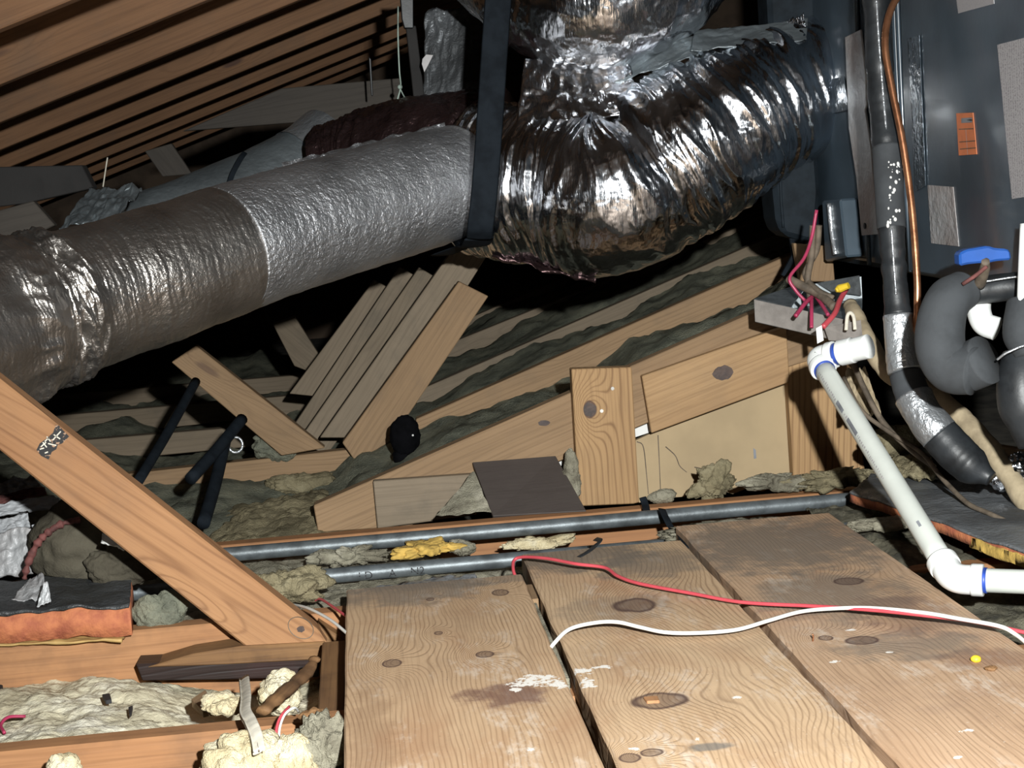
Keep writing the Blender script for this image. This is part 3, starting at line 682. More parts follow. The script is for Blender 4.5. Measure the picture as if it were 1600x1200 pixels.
# ------------------------------------------------------------------ black iron pipes
def pipe_y(name, x0, x1, Y, z, r, label):
    o = tube(name, [(x0, Y, z), ((x0+x1)/2, Y, z-.001), (x1, Y, z)], r, 'black_iron', n=30, seg=20)
    return tag(o, label, 'pipe', 'black iron pipes')
p1 = empty('iron_pipe', (0, 2.985, -.035), 'upper black iron pipe running along the back of the planks', 'pipe', 'black iron pipes')
put(tube('pipe_body', [(-1.0, 2.985, -.021), (0, 2.985, -.022), (.95, 2.985, -.021)], .0134, 'black_iron', n=30, seg=20), p1)
p2 = empty('iron_pipe', (0, 2.85, -.06), 'lower black iron pipe with stencilled letters, diving under the planks', 'pipe', 'black iron pipes')
put(tube('pipe_body', [(-1.0, 2.855, -.046), (.25, 2.855, -.047), (1.0, 2.855, -.046)], .0134, 'black_iron', n=30, seg=20), p2)
def cyl_text(txt, px, size):
    cu = bpy.data.curves.new('stencil', 'FONT'); cu.body = txt; cu.size = size
    tmp = bpy.data.objects.new('stencil_tmp', cu); COL.objects.link(tmp)
    dg = bpy.context.evaluated_depsgraph_get(); me = bpy.data.meshes.new_from_object(tmp.evaluated_get(dg))
    bpy.data.objects.remove(tmp); bpy.data.curves.remove(cu)
    bm = bmesh.new(); bm.from_mesh(me); bpy.data.meshes.remove(me)
    bmesh.ops.subdivide_edges(bm, edges=bm.edges, cuts=1)
    x0 = ony(px, 880, 2.84).x; r = .01365
    for v in bm.verts:
        a = -math.radians(38)+(v.co.y)/r                  # angle up from the camera side
        v.co = Vector((x0+v.co.x, 2.855-r*math.cos(a), -.0465+r*math.sin(a)+.0))
    return bm
put(mesh_obj('stencil', cyl_text('I D', 558, .020), 'ink'), p2)
put(mesh_obj('stencil', cyl_text('A', 606, .020), 'ink'), p2)
put(mesh_obj('stencil', cyl_text('N2', 640, .020), 'ink'), p2)
# black hanger strips
def ribbon(name, pts, w, mat, label=None, cat='strap', up=(0, -1, 0), parent=None, n=20, thin=.12):
    o = mesh_obj(name, tube_bm(pts, w, n=n, seg=12, flat=(thin, 1), up=up), mat, parent, smooth=True)
    if label: tag(o, label, cat)
    return o
ribbon('hanger_strip', [ony(1004, 777, 3.10), ony(1008, 788, 3.085), ony(1012, 806, 3.03)], .007, 'black_strap', 'short black strip behind the upper pipe')
ribbon('hanger_strip', [at(1034, 795, 3.03), at(1040, 808, 2.99), at(1050, 826, 2.96), at(1062, 834, 2.90), at(1068, 845, 2.84), at(1076, 856, 2.79)], .007, 'black_strap', 'black bent strip looped over the upper pipe', n=30)
ribbon('tar_scrap', [onz(905, 870, .002), onz(920, 861, .006), onz(931, 852, .010), onz(938, 845, .016), onz(930, 842, .012)], .005, 'black_rubber', 'curled black tar scrap at the end of the middle plank', 'scrap', up=(0, 0, 1))

# ------------------------------------------------------------------ foil-faced batts on the left
def slab(name, top, thick, mat, parent, seed=0, amp=.006, nu=60, nv=24, down=(0, 0, -1)):
    """wavy slab; top = 4 world corners (front left, front right, back right, back left)"""
    a, b, c, d = [Vector(p) for p in top]; dv = Vector(down)
    bm = bmesh.new(); G = []
    for lay in range(2):
        g = []
        for i in range(nu+1):
            row = []
            for j in range(nv+1):
                u, v = i/nu, j/nv
                p = a.lerp(b, u).lerp(d.lerp(c, u), v)
                q = Vector((u*5+seed, v*3, seed*2.2+lay*.3))
                p = p+Vector((.3*amp*noise.noise(q*2), .8*amp*noise.noise(q*2.3+Vector((4, 4, 4))), amp*fbm(q, 3)))+dv*(thick*lay)
                row.append(bm.verts.new(p))
            g.append(row)
        G.append(g)
    for lay in range(2):
        for i in range(nu):
            for j in range(nv): bm.faces.new((G[lay][i][j], G[lay][i+1][j], G[lay][i+1][j+1], G[lay][i][j+1]))
    edge = []
    for i in range(nu):
        for j in (0, nv): edge.append(bm.faces.new((G[0][i][j], G[0][i+1][j], G[1][i+1][j], G[1][i][j])))
    for j in range(nv):
        for i in (0, nu): edge.append(bm.faces.new((G[0][i][j], G[0][i][j+1], G[1][i][j+1], G[1][i][j])))
    bmesh.ops.recalc_face_normals(bm, faces=bm.faces)
    return bm
bt = empty('insulation_batt', (-.55, 2.55, -.035), 'folded foil-faced batt with a thick orange edge lying on the stained joist', 'insulation batt')
c4 = [at(-60, 965, 2.55), at(203, 948, 2.55), at(206, 900, 2.74), at(-60, 915, 2.74)]
put(mesh_obj('batt_core', slab('b', c4, .044, 'orange_edge', None, 3, .005), 'orange_edge', smooth=True), bt)
put(mesh_obj('foil_facing', slab('b', [p+Vector((0, -.004, .0045)) for p in c4], .004, 'foil_facing', None, 3, .006), 'foil_black', smooth=True), bt)
c5 = [at(-60, 1009, 2.548), at(190, 999, 2.548), at(200, 985, 2.60), at(-60, 995, 2.60)]
put(mesh_obj('kraft_backing', slab('b', c5, .004, 'kraft_gold', None, 5, .003), 'kraft_gold', smooth=True), bt)
put(mesh_obj('torn_flap', slab('b', [at(18, 938, 2.62), at(72, 936, 2.60), at(68, 895, 2.66), at(44, 905, 2.68)], .002, 'foil_torn', None, 8, .004, 20, 14, (0, .3, -1)), 'foil_torn', smooth=True), bt)
put(mesh_obj('torn_flap', slab('b', [at(57, 949, 2.545), at(80, 940, 2.545), at(74, 908, 2.56), at(68, 912, 2.56)], .002, 'foil_torn', None, 9, .003, 14, 14, (0, 1, 0)), 'foil_torn', smooth=True), bt)
# leaning pile of torn foil scraps
def scrap(name, c, th, mat, label, seed, amp=.006):
    o = mesh_obj(name, slab(name, c, th, mat, None, seed, amp, 40, 26, (0, .8, -.5)), mat, smooth=True)
    return tag(o, label, 'insulation scrap', 'torn foil scraps')
scrap('foil_scrap', [at(-40, 905, 2.80), at(60, 895, 2.78), at(58, 822, 2.81), at(-40, 834, 2.83)], .012, 'foil_torn', 'rust-stained torn foil scrap at the left edge, lowest of the pile', 2)
scrap('foil_scrap', [at(-40, 838, 2.90), at(47, 822, 2.88), at(42, 803, 2.89), at(-40, 817, 2.91)], .010, 'foil_pale', 'silvery torn foil strip at the left edge above the rusty scrap', 4, .005)
scrap('foil_scrap', [at(-40, 812, 2.96), at(100, 789, 2.96), at(84, 772, 2.98), at(-40, 795, 2.98)], .010, 'foil_pale', 'long silvery foil strip running under the brace', 6, .005)
scrap('foil_scrap', [at(-40, 796, 3.05), at(72, 770, 3.05), at(66, 761, 3.06), at(-40, 782, 3.06)], .010, 'red_foil', 'dark red strip in the middle of the foil pile', 8, .005)
scrap('foil_scrap', [at(-40, 784, 3.12), at(70, 760, 3.12), at(48, 742, 3.15), at(-40, 762, 3.15)], .010, 'foil_torn', 'topmost grey foil scrap of the pile', 10, .008)
scrap('foil_scrap', [at(52, 832, 2.84), at(130, 813, 2.84), at(122, 800, 2.85), at(50, 820, 2.85)], .008, 'foil_pale', 'pale foil strip curling over the dark mound', 12, .005)
rim = [at(38, 905, 2.70), at(44, 880, 2.70), at(58, 850, 2.70), at(75, 832, 2.70), at(98, 818, 2.71), at(125, 812, 2.72)]
o = mesh_obj('torn_strip', tube_bm(rim, .0055, n=60, seg=10, disp=lambda t, th, p: .004*fbm(p*110, 3)), 'red_foil', smooth=True); tag(o, 'curved red-brown torn edge around the dark mound', 'insulation scrap', 'torn foil scraps')
o = mesh_obj('foil_shred', slab('f', [at(158, 846, 2.60), at(195, 858, 2.58), at(180, 846, 2.62), at(160, 833, 2.63)], .002, 'paper_white', None, 3, .004, 14, 8), 'paper_white', smooth=True); tag(o, 'small pale paper shred just below the brace', 'paper')
tuft(200, 880, 2.72, (.05, .03, .035), 'insulation_brown', 'dark crumpled felt under the brace', .4, 18, seed=31)

# black rods behind the brace
for i, (a, b, r_, lb) in enumerate((((306, 596, 3.75), (216, 752, 3.3), .0105, 'longest black rod slanting behind the brace'), ((378, 655, 3.62), (298, 748, 3.35), .013, 'middle black rod slanting from the tan brace'), ((352, 688, 3.56), (318, 818, 3.22), .013, 'short black rod standing in the tan insulation'))):
    o = tube('black_rod', [at(*a), at((a[0]+b[0])/2+2, (a[1]+b[1])/2, (a[2]+b[2])/2), at(*b)], r_, 'black_strap', n=16, seg=12); tag(o, lb, 'rod', 'black rods')
ring = [at(368+11*math.cos(t), 695+12*math.sin(t), 3.58) for t in [i*math.pi/8 for i in range(17)]]
o = tube('wire_ring', ring, .0028, 'foil_tape', n=40, seg=7, caps=False); tag(o, 'small pale wire ring hanging by the black rods', 'ring')
# black can
cn = empty('black_can', at(632, 706, 3.72), 'small black round canister beside the reddish web', 'canister')
c = at(632, 682, 3.72)
put(mesh_obj('can_body', blob_bm(c, (.034, .026, .044), .16, 22, 4, 3), 'void_black', smooth=True), cn)
put(mesh_obj('can_foot', blob_bm(c+Vector((-.012, 0, -.045)), (.018, .016, .020), .2, 30, 3, 5), 'void_black', smooth=True), cn)
bm = bmesh.new(); bmesh.ops.create_icosphere(bm, subdivisions=2, radius=.0025, matrix=Matrix.Translation(c+Vector((.018, -.031, .006)))); put(mesh_obj('white_dot', bm, 'paper_white', smooth=True), cn)
# slivers in the plank gap and torn foil behind the leftmost plank
o = mesh_obj('gap_sliver', boxbm((.2168, 2.02, -.030), (.2222, 2.40, -.006), .001), 'insulation_grey'); tag(o, 'grey-green sliver stuck in the gap right of the leftmost plank', 'sliver')
o = mesh_obj('gap_chip', boxbm((.2165, 2.41, -.02), (.2265, 2.50, -.003), .001), 'frame_wood'); grain(o, (0, 1, 0)); tag(o, 'tan wood chip in the gap right of the leftmost plank', 'wood chip')
o = mesh_obj('torn_foil_edge', slab('f', [at(560, 930, 2.66), at(748, 906, 2.70), at(742, 896, 2.76), at(590, 916, 2.76)], .002, None, None, 29, .008, 60, 10), 'foil_tape', smooth=True); tag(o, 'torn silver foil strip behind the leftmost plank', 'foil')

# ------------------------------------------------------------------ main silver duct
du = empty('silver_duct', at(380, 500, 3.1), 'long silver foil-wrapped duct slanting across the left half', 'duct')
ax = lambda *q: [at(*p) for p in q]
rp = ax((352, 392, 3.06), (450, 360, 3.17), (580, 322, 3.33), (716, 282, 3.50))
def dr(t, th, p):
    return .0035*fbm(p*7, 2)+.0010*noise.noise(p*40)+.0006*noise.noise(p*95)-.004*math.exp(-((t-.985)/.012)**2)
put(mesh_obj('duct_wrap', tube_bm(rp, [.1186, .119, .119, .119], n=230, seg=200, disp=dr), 'foil_wrap', smooth=True), du)
lp = ax((-340, 640, 2.46), (-130, 560, 2.62), (-20, 512, 2.74), (60, 488, 2.82), (150, 460, 2.90), (260, 425, 2.98), (362, 389, 3.075))
def dl(t, th, p):
    fold = math.exp(-((t-.50)/.030)**2)*(.016*noise.noise(Vector((th*2.2, 3, 1)))-.006)
    crump = math.exp(-((t-.517)/.06)**2)*(.012*ridged(Vector((t*24, th*1.9, 4)), 3)+.004*noise.noise(p*60))+math.exp(-((t-.36)/.08)**2)*.012*ridged(Vector((th*2.4, t*5, 9)), 2)
    rings = .0011*noise.noise(Vector((t*156+2.2*noise.noise(Vector((th*2, t*4, 0))), th*1.3, 7)))
    return fold+crump+rings+.004*fbm(p*9, 2)+.0008*noise.noise(p*85)
put(mesh_obj('duct_sleeve', tube_bm(lp, [.150, .150, .140, .128, .125, .123, .1190], n=390, seg=200, disp=dl), 'foil_old', smooth=True), du)
# lap seam along the top
def lap(a, b, d0, d1, w, seed):
    def f(u, v):
        x = a[0]+(b[0]-a[0])*u; y = a[1]+(b[1]-a[1])*u; d = d0+(d1-d0)*u
        q = Vector((u*14, v*3, seed))
        return at(x+5*v, y+w*v+6*noise.noise(q), d-.05*v+.012*noise.noise(q*1.7))
    return sheet_bm(f, 60, 10)
put(mesh_obj('lap_seam', lap((330, 297), (435, 262), 3.10, 3.20, 26, 1), 'foil_tape', smooth=True), du)
put(mesh_obj('lap_seam', lap((440, 255), (694, 192), 3.22, 3.49, 14, 2), 'foil_wrap', smooth=True), du)
put(mesh_obj('collar', tube_bm(ax((690, 288, 3.48), (730, 280, 3.52), (800, 276, 3.56)), [.112, .112, .118], n=40, seg=60, disp=lambda t, th, p: .004*fbm(p*22, 3)), 'foil_maroon', smooth=True), du)

# ------------------------------------------------------------------ crinkled foil plenum
pl = empty('foil_plenum', at(960, 420, 3.45), 'big crinkled mirror-foil elbow between the duct and the black cabinet', 'plenum')
pp_ = ax((740, 280, 3.60), (800, 285, 3.56), (880, 293, 3.50), (955, 300, 3.46), (1045, 248, 3.46), (1125, 200, 3.47), (1200, 160, 3.50), (1310, 120, 3.56))
def dp(t, th, p):
    w = .5*noise.noise(Vector((th*1.5, t*6, 2)))
    a = ridged(Vector((t*22+w, th*.7, 1.5)), 2)*.0075
    b = ridged(Vector((t*60+2*w, th*1.3, 6.5)), 1)*.0022
    cr = -.030*math.exp(-((t-.50-.02*math.sin(th))/.022)**2)*(.5+.5*math.cos(th-.6))
    return a+b+cr+.016*fbm(p*5, 2)
put(mesh_obj('elbow_body', tube_bm(pp_, [.150, .158, .162, .176, .166, .154, .146, .140], n=420, seg=220, disp=dp), 'foil_shiny', smooth=True), pl)
up_ = ax((740, -120, 3.62), (850, -30, 3.50), (935, -8, 3.42), (1020, -40, 3.42), (1120, -110, 3.46))
def du2(t, th, p):
    return .006*ridged(Vector((t*9, th*1.2, 3)), 2)+.012*fbm(p*6, 2)
put(mesh_obj('upper_boot', tube_bm(up_, [.13, .15, .158, .140, .12], n=220, seg=160, disp=du2), 'foil_shiny', smooth=True), pl)
put(mesh_obj('foil_flap', slab('f', [at(806, 200, 3.40), at(1000, 176, 3.36), at(985, 100, 3.42), at(820, 92, 3.44)], .003, None, None, 7, .006, 60, 20, (0, 1, 0)), 'foil_shiny', smooth=True), pl)
put(mesh_obj('foil_flap', slab('f', [at(960, 130, 3.40), at(1090, 85, 3.40), at(1160, 50, 3.46), at(1010, 62, 3.46)], .003, None, None, 9, .006, 60, 20, (0, 1, 0)), 'foil_grey', smooth=True), pl)
put(mesh_obj('foil_flap', slab('f', [at(1080, 80, 3.38), at(1260, 62, 3.40), at(1262, 30, 3.46), at(1085, 50, 3.46)], .003, None, None, 11, .005, 60, 20, (0, 1, 0)), 'foil_grey', smooth=True), pl)
put(mesh_obj('bottom_flap', slab('f', [at(770, 398, 3.50), at(930, 440, 3.46), at(900, 400, 3.66), at(760, 380, 3.66)], .004, None, None, 13, .012, 50, 20), 'foil_maroon', smooth=True), pl)
o = mesh_obj('trunk', tube_bm(ax((525, 300, 3.92), (575, 283, 3.90), (660, 262, 3.84), (800, 250, 3.80)), [.150, .150, .152, .155], n=120, seg=100, disp=lambda t, th, p: .008*ridged(Vector((t*14, th*1.6, 3)), 2)+.008*fbm(p*8, 2)), 'foil_maroon', smooth=True); put(o, pl)

# ------------------------------------------------------------------ hanging straps and string
ribbon('hanging_strap', [at(783, -60, 3.22), at(774, 60, 3.22), at(766, 180, 3.22), at(757, 300, 3.24), at(751, 352, 3.26), at(749, 374, 3.30)], .026, 'black_strap', 'wide black strap hanging in front of the foil plenum', up=(0, -1, 0), n=30, thin=.08)
ribbon('duct_saddle', [at(749, 372, 3.30), at(742, 384, 3.38), at(728, 385, 3.50), at(690, 398, 3.60)], .030, 'black_strap', 'black strap end tucked under the right end of the silver duct', up=(0, 0, -1), n=20, thin=.1)
o = mesh_obj('hanger_bar', prism([ony(*q, 3.96) for q in [(624, -20), (646, -20), (646, 44), (632, 44), (628, 30)]], (0, .03, 0)), 'black_rubber'); tag(o, 'dark wooden hanger end at the top centre', 'hanger')
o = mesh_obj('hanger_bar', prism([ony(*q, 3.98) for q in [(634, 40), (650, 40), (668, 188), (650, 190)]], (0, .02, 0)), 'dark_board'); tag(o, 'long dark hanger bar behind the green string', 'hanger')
o = mesh_obj('hanger_bar', prism([ony(*q, 4.05) for q in [(576, 88), (580, 92), (583, 150), (580, 150)]], (0, .01, 0)), 'black_rubber'); tag(o, 'thin dark bar left of the green string', 'hanger')
sg = empty('green_string', at(622, 50, 3.9), 'thin green-white string tied in a knot, hanging at the top centre', 'string')
put(tube('cord', ax((622, 10, 3.88), (622, 60, 3.88), (624, 110, 3.88), (626, 135, 3.88), (620, 160, 3.88), (613, 196, 3.86)), .0019, 'string', n=40, seg=7), sg)
put(tube('loose_end', ax((625, 138, 3.88), (631, 150, 3.88), (637, 158, 3.87)), .0016, 'string', n=12, seg=6), sg)
kn = bmesh.new(); bmesh.ops.create_icosphere(kn, subdivisions=2, radius=.006, matrix=Matrix.Translation(at(625, 136, 3.88))); put(mesh_obj('knot', kn, 'string', smooth=True), sg)
o = tube('thin_twine', ax((168, 246, 3.6), (165, 265, 3.6), (161, 292, 3.6)), .0016, 'cloth_strip', n=12, seg=6); tag(o, 'short pale twine hanging above the crumpled foil on the left', 'string')
o = mesh_obj('plastic_sheet', slab('f', [at(662, 190, 3.98), at(750, 170, 3.94), at(758, 0, 4.02), at(664, 20, 4.05)], .003, None, None, 17, .012, 40, 40, (0, 1, 0)), 'foil_facing', smooth=True); tag(o, 'dim wrinkled foil sheet behind the wide black strap', 'sheet')
o = mesh_obj('pale_scrap', prism([ony(*q, 3.86) for q in [(660, 92), (666, 85), (677, 86), (670, 100), (663, 113), (659, 100)]], (0, .004, 0), .0005), 'label_grey'); tag(o, 'small pale pointed scrap left of the wide black strap', 'scrap')

# ------------------------------------------------------------------ things in the gloom on the left
o = board('grey_plank', [(285, 205), (440, 138), (625, 122), (625, 196), (480, 190)], 4.36, 'shaded_wood', (1, .1), .03, seed=410); tag(o, 'grey plank lying under the far rafters', 'plank')
d2 = empty('grey_duct', at(350, 330, 4.2), 'dull grey duct behind the silver one', 'duct')
put(mesh_obj('duct_body', tube_bm(ax((150, 400, 3.85), (270, 358, 3.92), (390, 312, 4.0), (475, 272, 4.06), (500, 260, 4.08)), [.105, .108, .112, .112, .116], n=140, seg=90, disp=lambda t, th, p: .004*fbm(p*9, 3)), 'foil_grey', smooth=True), d2)
put(mesh_obj('duct_cuff', tube_bm(ax((470, 273, 4.05), (520, 246, 4.10)), [.114, .126], n=16, seg=80, caps=False, disp=lambda t, th, p: .006*fbm(p*14, 2)), 'foil_tape', smooth=True), d2)
ribbon('duct_tie', [at(383, 238, 3.88), at(376, 248, 3.86), at(364, 270, 3.85), at(357, 290, 3.86)], .006, 'black_strap', 'black tie looped over the dull grey duct', up=(0, -1, 0))
o = mesh_obj('crumpled_foil', slab('f', [at(92, 356, 3.3), at(178, 348, 3.3), at(222, 288, 3.44), at(140, 296, 3.44)], .004, None, None, 21, .012, 60, 40), 'foil_grey', smooth=True); tag(o, 'crumpled dark foil lump above the silver duct on the left', 'foil')
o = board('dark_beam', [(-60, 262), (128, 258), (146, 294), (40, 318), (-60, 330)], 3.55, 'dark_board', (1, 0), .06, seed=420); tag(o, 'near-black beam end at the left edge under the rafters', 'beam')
o = board('wood_block', [(-60, 345), (52, 314), (86, 352), (34, 376), (-60, 380)], 3.30, 'shaded_wood', (1, .2), .03, seed=421); tag(o, 'dim wooden block with a knot at the left edge above the duct', 'wood block')
o = board('roof_web', [(226, 236), (268, 224), (300, 272), (254, 276)], 4.47, 'shaded_wood', (.5, -.8), .03, seed=422); tag(o, 'dark short web board above the dull grey duct', 'truss web')

# ------------------------------------------------------------------ black cabinet (face in the plane x = 1.0)
XC = 1.0
cb = empty('black_cabinet', (XC+.28, 3.0, .385), 'big glossy black air handler cabinet filling the right side', 'cabinet')
def cquad(pix, X, th=.002, bev=0): return prism([onx(a, b, X) for a, b in pix], (th, 0, 0), bev)
put(mesh_obj('cabinet_body', boxbm((XC, 2.05, .392), (XC+.55, 3.66, 1.27), .012), 'hazed_paint'), cb)
put(mesh_obj('front_panel', boxbm((XC-.012, 2.0, .40), (XC-.001, 2.93, 1.25), .004), 'hazed_paint'), cb)
put(mesh_obj('rear_panel', boxbm((XC-.008, 3.20, .41), (XC-.001, 3.64, 1.25), .003), 'hazed_paint'), cb)
for yy in (2.945, 2.965, 3.19):
    put(mesh_obj('panel_seam', tube_bm([(XC-.008, yy-.01, .40), (XC-.010, yy, .8), (XC-.008, yy+.004, 1.25)], .005, n=20, seg=10), 'hazed_paint', smooth=True), cb)
X1 = XC-.0135
def sticker(name, pix, mat, X=X1, label=None):
    o = put(mesh_obj(name, cquad(pix, X, .001), mat), cb)
    if label: o['label'] = label
    return o
sticker('rating_label', [(1558, 70), (1640, 49), (1660, 298), (1581, 311)], 'print_label', label='large grey sticker with rows of fine print')
sticker('upper_label', [(1493, -12), (1550, -28), (1553, 6), (1497, 21)], 'print_label', label='grey printed sticker cut by the top edge')
ot = sticker('inspection_tag', [(1494, 177), (1520, 176), (1526, 241), (1498, 243)], 'orange_tag', label='small orange inspection sticker')
def marks(segs, X, w, mat, name='print', par=None):
    bm = bmesh.new()
    for a, b in segs:
        p, q = onx(*a, X), onx(*b, X); t = (q-p).normalized(); s = Vector((0, -t.z, t.y))*w
        bm.faces.new([bm.verts.new(x) for x in (p-s, q-s, q+s, p+s)])
    return put(mesh_obj(name, bm, mat), par or cb)
marks([((1502, 187), (1519, 186)), ((1502, 190), (1519, 189))], X1-.0006, .0024, 'grey_ink', 'tag_print', ot)
marks([((1498, 202), (1521, 201)), ((1499, 222), (1524, 220)), ((1500, 233), (1525, 231))], X1-.0006, .0007, 'brown_cable', 'tag_rule', ot)
marks([((1509, 202), (1512, 242))], X1-.0006, .0009, 'label_grey', 'tag_rule', ot)
sticker('foil_label', [(1449, 289), (1489, 292), (1498, 385), (1455, 380)], 'foil_torn', label='dull grey foil label')
sticker('small_label', [(1274, 166), (1292, 165), (1293, 209), (1277, 210)], 'label_grey', XC-.0095)
def strip_pl():
    pix = [(1320, 58), (1344, 46), (1352, 120), (1353, 165), (1351, 172), (1360, 230), (1372, 366), (1346, 368), (1338, 280), (1326, 200)]
    return cquad(pix, XC-.022, .004, .001)
ms = put(mesh_obj('metal_strip', strip_pl(), 'foil_torn'), cb)
c = onx(1352, 353, XC-.0225); bm = bmesh.new(); bmesh.ops.create_cone(bm, segments=12, radius1=.006, radius2=.005, depth=.004, cap_ends=True, matrix=Matrix.Translation(c) @ Matrix.Rotation(math.pi/2, 4, 'Y')); put(mesh_obj('screw_hole', bm, 'ink'), ms)
# paler, bumpy gloss patches added to make the cabinet's highlights
foil('glint_patch', (.10, .125, .15), .14, [(14, .8, .012, (1, 1, 1)), (60, .5, .003, (1, 1, 1))], .3)
for pix in ([(1255, 130), (1318, 120), (1326, 172), (1262, 185)], [(1418, 60), (1436, 55), (1446, 290), (1430, 300)]):
    put(mesh_obj('glint_patch', cquad(pix, XC-.0150, .001), 'glint_patch'), cb)
# control box and rounded bump
bx = empty('control_box', onx(1295, 405, .965), 'small glossy black control box on the lower cabinet, above the wire tray', 'control box')
put(mesh_obj('box_body', prism([onx(*q, .955) for q in [(1284, 314), (1312, 311), (1322, 402), (1289, 409)]], (.035, 0, 0), .004), 'hazed_paint'), bx)
put(mesh_obj('edge_glint', tube_bm([onx(1296, 318, .953), onx(1300, 360, .953), onx(1306, 398, .953)], .0055, n=14, seg=10), 'foil_tape', smooth=True), bx)  # silver rod standing in for the bright highlight down the glossy box
bp = empty('round_cover', at(1236, 370, 3.5), 'black rounded cover left of the cabinet corner', 'cover')
put(mesh_obj('cover_body', prism([ony(*q, 3.46) for q in [(1206, 215), (1275, 205), (1282, 300), (1276, 372), (1262, 378), (1226, 368), (1214, 350), (1208, 290)]], (0, .12, 0), .010), 'cover_black'), bp)
put(mesh_obj('cover_rim', tube_bm([ony(*q, 3.455) for q in [(1243, 258), (1222, 264), (1220, 300), (1224, 355)]], .003, n=24, seg=8), 'cover_black', smooth=True), bp)
put(mesh_obj('upper_cover', prism([ony(*q, 3.50) for q in [(1198, -40), (1290, -40), (1284, 210), (1212, 230), (1206, 120)]], (0, .10, 0), .010), 'cover_black'), bp)
put(mesh_obj('shiny_patch', slab('f', [at(1222, 76, 3.44), at(1262, 70, 3.42), at(1256, 24, 3.44), at(1232, 30, 3.46)], .002, None, None, 23, .008, 30, 30, (0, 1, 0)), 'foil_shiny', smooth=True), bp)
put(mesh_obj('lower_tab', prism([ony(*q, 3.48) for q in [(1234, 372), (1258, 374), (1246, 404), (1226, 432), (1221, 430), (1238, 398)]], (0, .01, 0), .001), 'black_strap'), bp)

# ------------------------------------------------------------------ refrigerant lines
ls = empty('line_set', at(1545, 745, 2.70), 'fat black-insulated refrigerant line with silver tape bands, running down the cabinet', 'refrigerant line')
lpix = [(1366, -30, 2.86), (1371, 60, 2.85), (1380, 170, 2.84), (1387, 250, 2.82), (1391, 330, 2.80), (1397, 420, 2.79), (1404, 500, 2.78), (1414, 580, 2.77), (1438, 640, 2.74), (1478, 690, 2.72), (1515, 726, 2.70), (1548, 748, 2.68)]
lw = catmull(ax(*lpix), 220)
lr = [.019, .022, .024, .023, .022, .020, .023, .026, .029, .032, .031, .012]
def lseg(name, y0, y1, mat, dr=0, amp=.001, key=None):
    idx = [i for i, p in enumerate(lw) if y0 <= i/220 <= y1]
    pts = [lw[i] for i in idx]; rr = [lerp_list(lr, i/220)+dr for i in idx]
    o = mesh_obj(name, tube_bm(pts, rr, smooth_path=False, seg=28, disp=lambda t, th, p: amp*fbm(p*40, 3)), mat, smooth=True)
    return put(o, ls)
def ypar(y):                                               # picture row -> path parameter
    for i in range(len(lpix)-1):
        if lpix[i][1] <= y <= lpix[i+1][1]: return (i+(y-lpix[i][1])/(lpix[i+1][1]-lpix[i][1]))/(len(lpix)-1)
lseg('foam_sleeve', 0, ypar(494), 'black_rubber', 0, .0025)
sl = lseg('adhesive_sleeve', ypar(226), ypar(358), 'black_foam', .002, .001); sl['label'] = 'dull sleeve speckled with white adhesive'
lseg('silver_tape', ypar(490), ypar(582), 'foil_tape', .0015, .002)
lseg('foam_sleeve', ypar(582), ypar(625), 'black_foam', .001, .001)
lseg('silver_tape', ypar(618), ypar(678), 'foil_tape', .002, .002)
lseg('foam_end', ypar(676), 1, 'black_rubber', .001, .001)
r = random.Random(11)
for i in range(34):
    y = r.uniform(250, 352); x = 1372+(y-250)*.12+r.uniform(-6, 16)
    k = min(range(221), key=lambda j: abs(ypar(y)*220-j)); c = lw[k]; rr = lerp_list(lr, k/220)+.0025
    dirn = (CAM-c).normalized(); side = dirn.cross(Vector((0, 0, 1))).normalized()
    s = (x-(1380+(y-170)*.06+4))/21*.9; s = max(-.95, min(.7, s))
    pos = c+side*(-s*rr*-1 if False else s*rr)+dirn*(math.sqrt(max(0, 1-s*s))*rr)
    bm = bmesh.new(); bmesh.ops.create_icosphere(bm, subdivisions=2, radius=r.uniform(.0012, .0030), matrix=Matrix.Translation(pos) @ Matrix.Diagonal((1, 1, r.uniform(.8, 2), 1)))
    put(mesh_obj('adhesive_speck', bm, 'paper_white', smooth=True), sl)
put(tube('sheen_bead', [lw[k]+(CAM-lw[k]).normalized()*(lerp_list(lr, k/220)+.001)+Vector((.002, 0, 0)) for k in range(0, int(ypar(226)*220), 3)], .0022, 'foil_tape', n=40, seg=8), ls)  # silver beads on the camera side stand in for the foam's highlight
put(tube('sheen_bead', [lw[k]+(CAM-lw[k]).normalized()*(lerp_list(lr, k/220)+.001) for k in range(int(ypar(360)*220), int(ypar(470)*220), 3)], .002, 'foil_tape', n=40, seg=8), ls)
o = tube('copper_tube', ax((1420, -30, 2.86), (1392, 15, 2.82), (1383, 70, 2.80), (1394, 140, 2.79), (1410, 220, 2.78), (1424, 320, 2.77), (1432, 420, 2.76), (1433, 480, 2.76), (1428, 560, 2.78), (1438, 640, 2.84), (1460, 690, 2.92)), .0062, 'copper', n=80, seg=14); tag(o, 'bare copper tube bending down the cabinet', 'copper tube')
o = mesh_obj('beige_line', tube_bm(ax((1328, 476, 3.10), (1344, 508, 3.04), (1385, 580, 2.96), (1432, 600, 2.92), (1482, 634, 2.88), (1545, 700, 2.80), (1602, 780, 2.72), (1660, 860, 2.62)), [.014, .016, .017, .017, .017, .018, .019, .019], n=90, seg=20, disp=lambda t, th, p: .003*fbm(p*30, 3)), 'beige_wrap', smooth=True); tag(o, 'beige wrapped line slanting to the lower right corner', 'line')

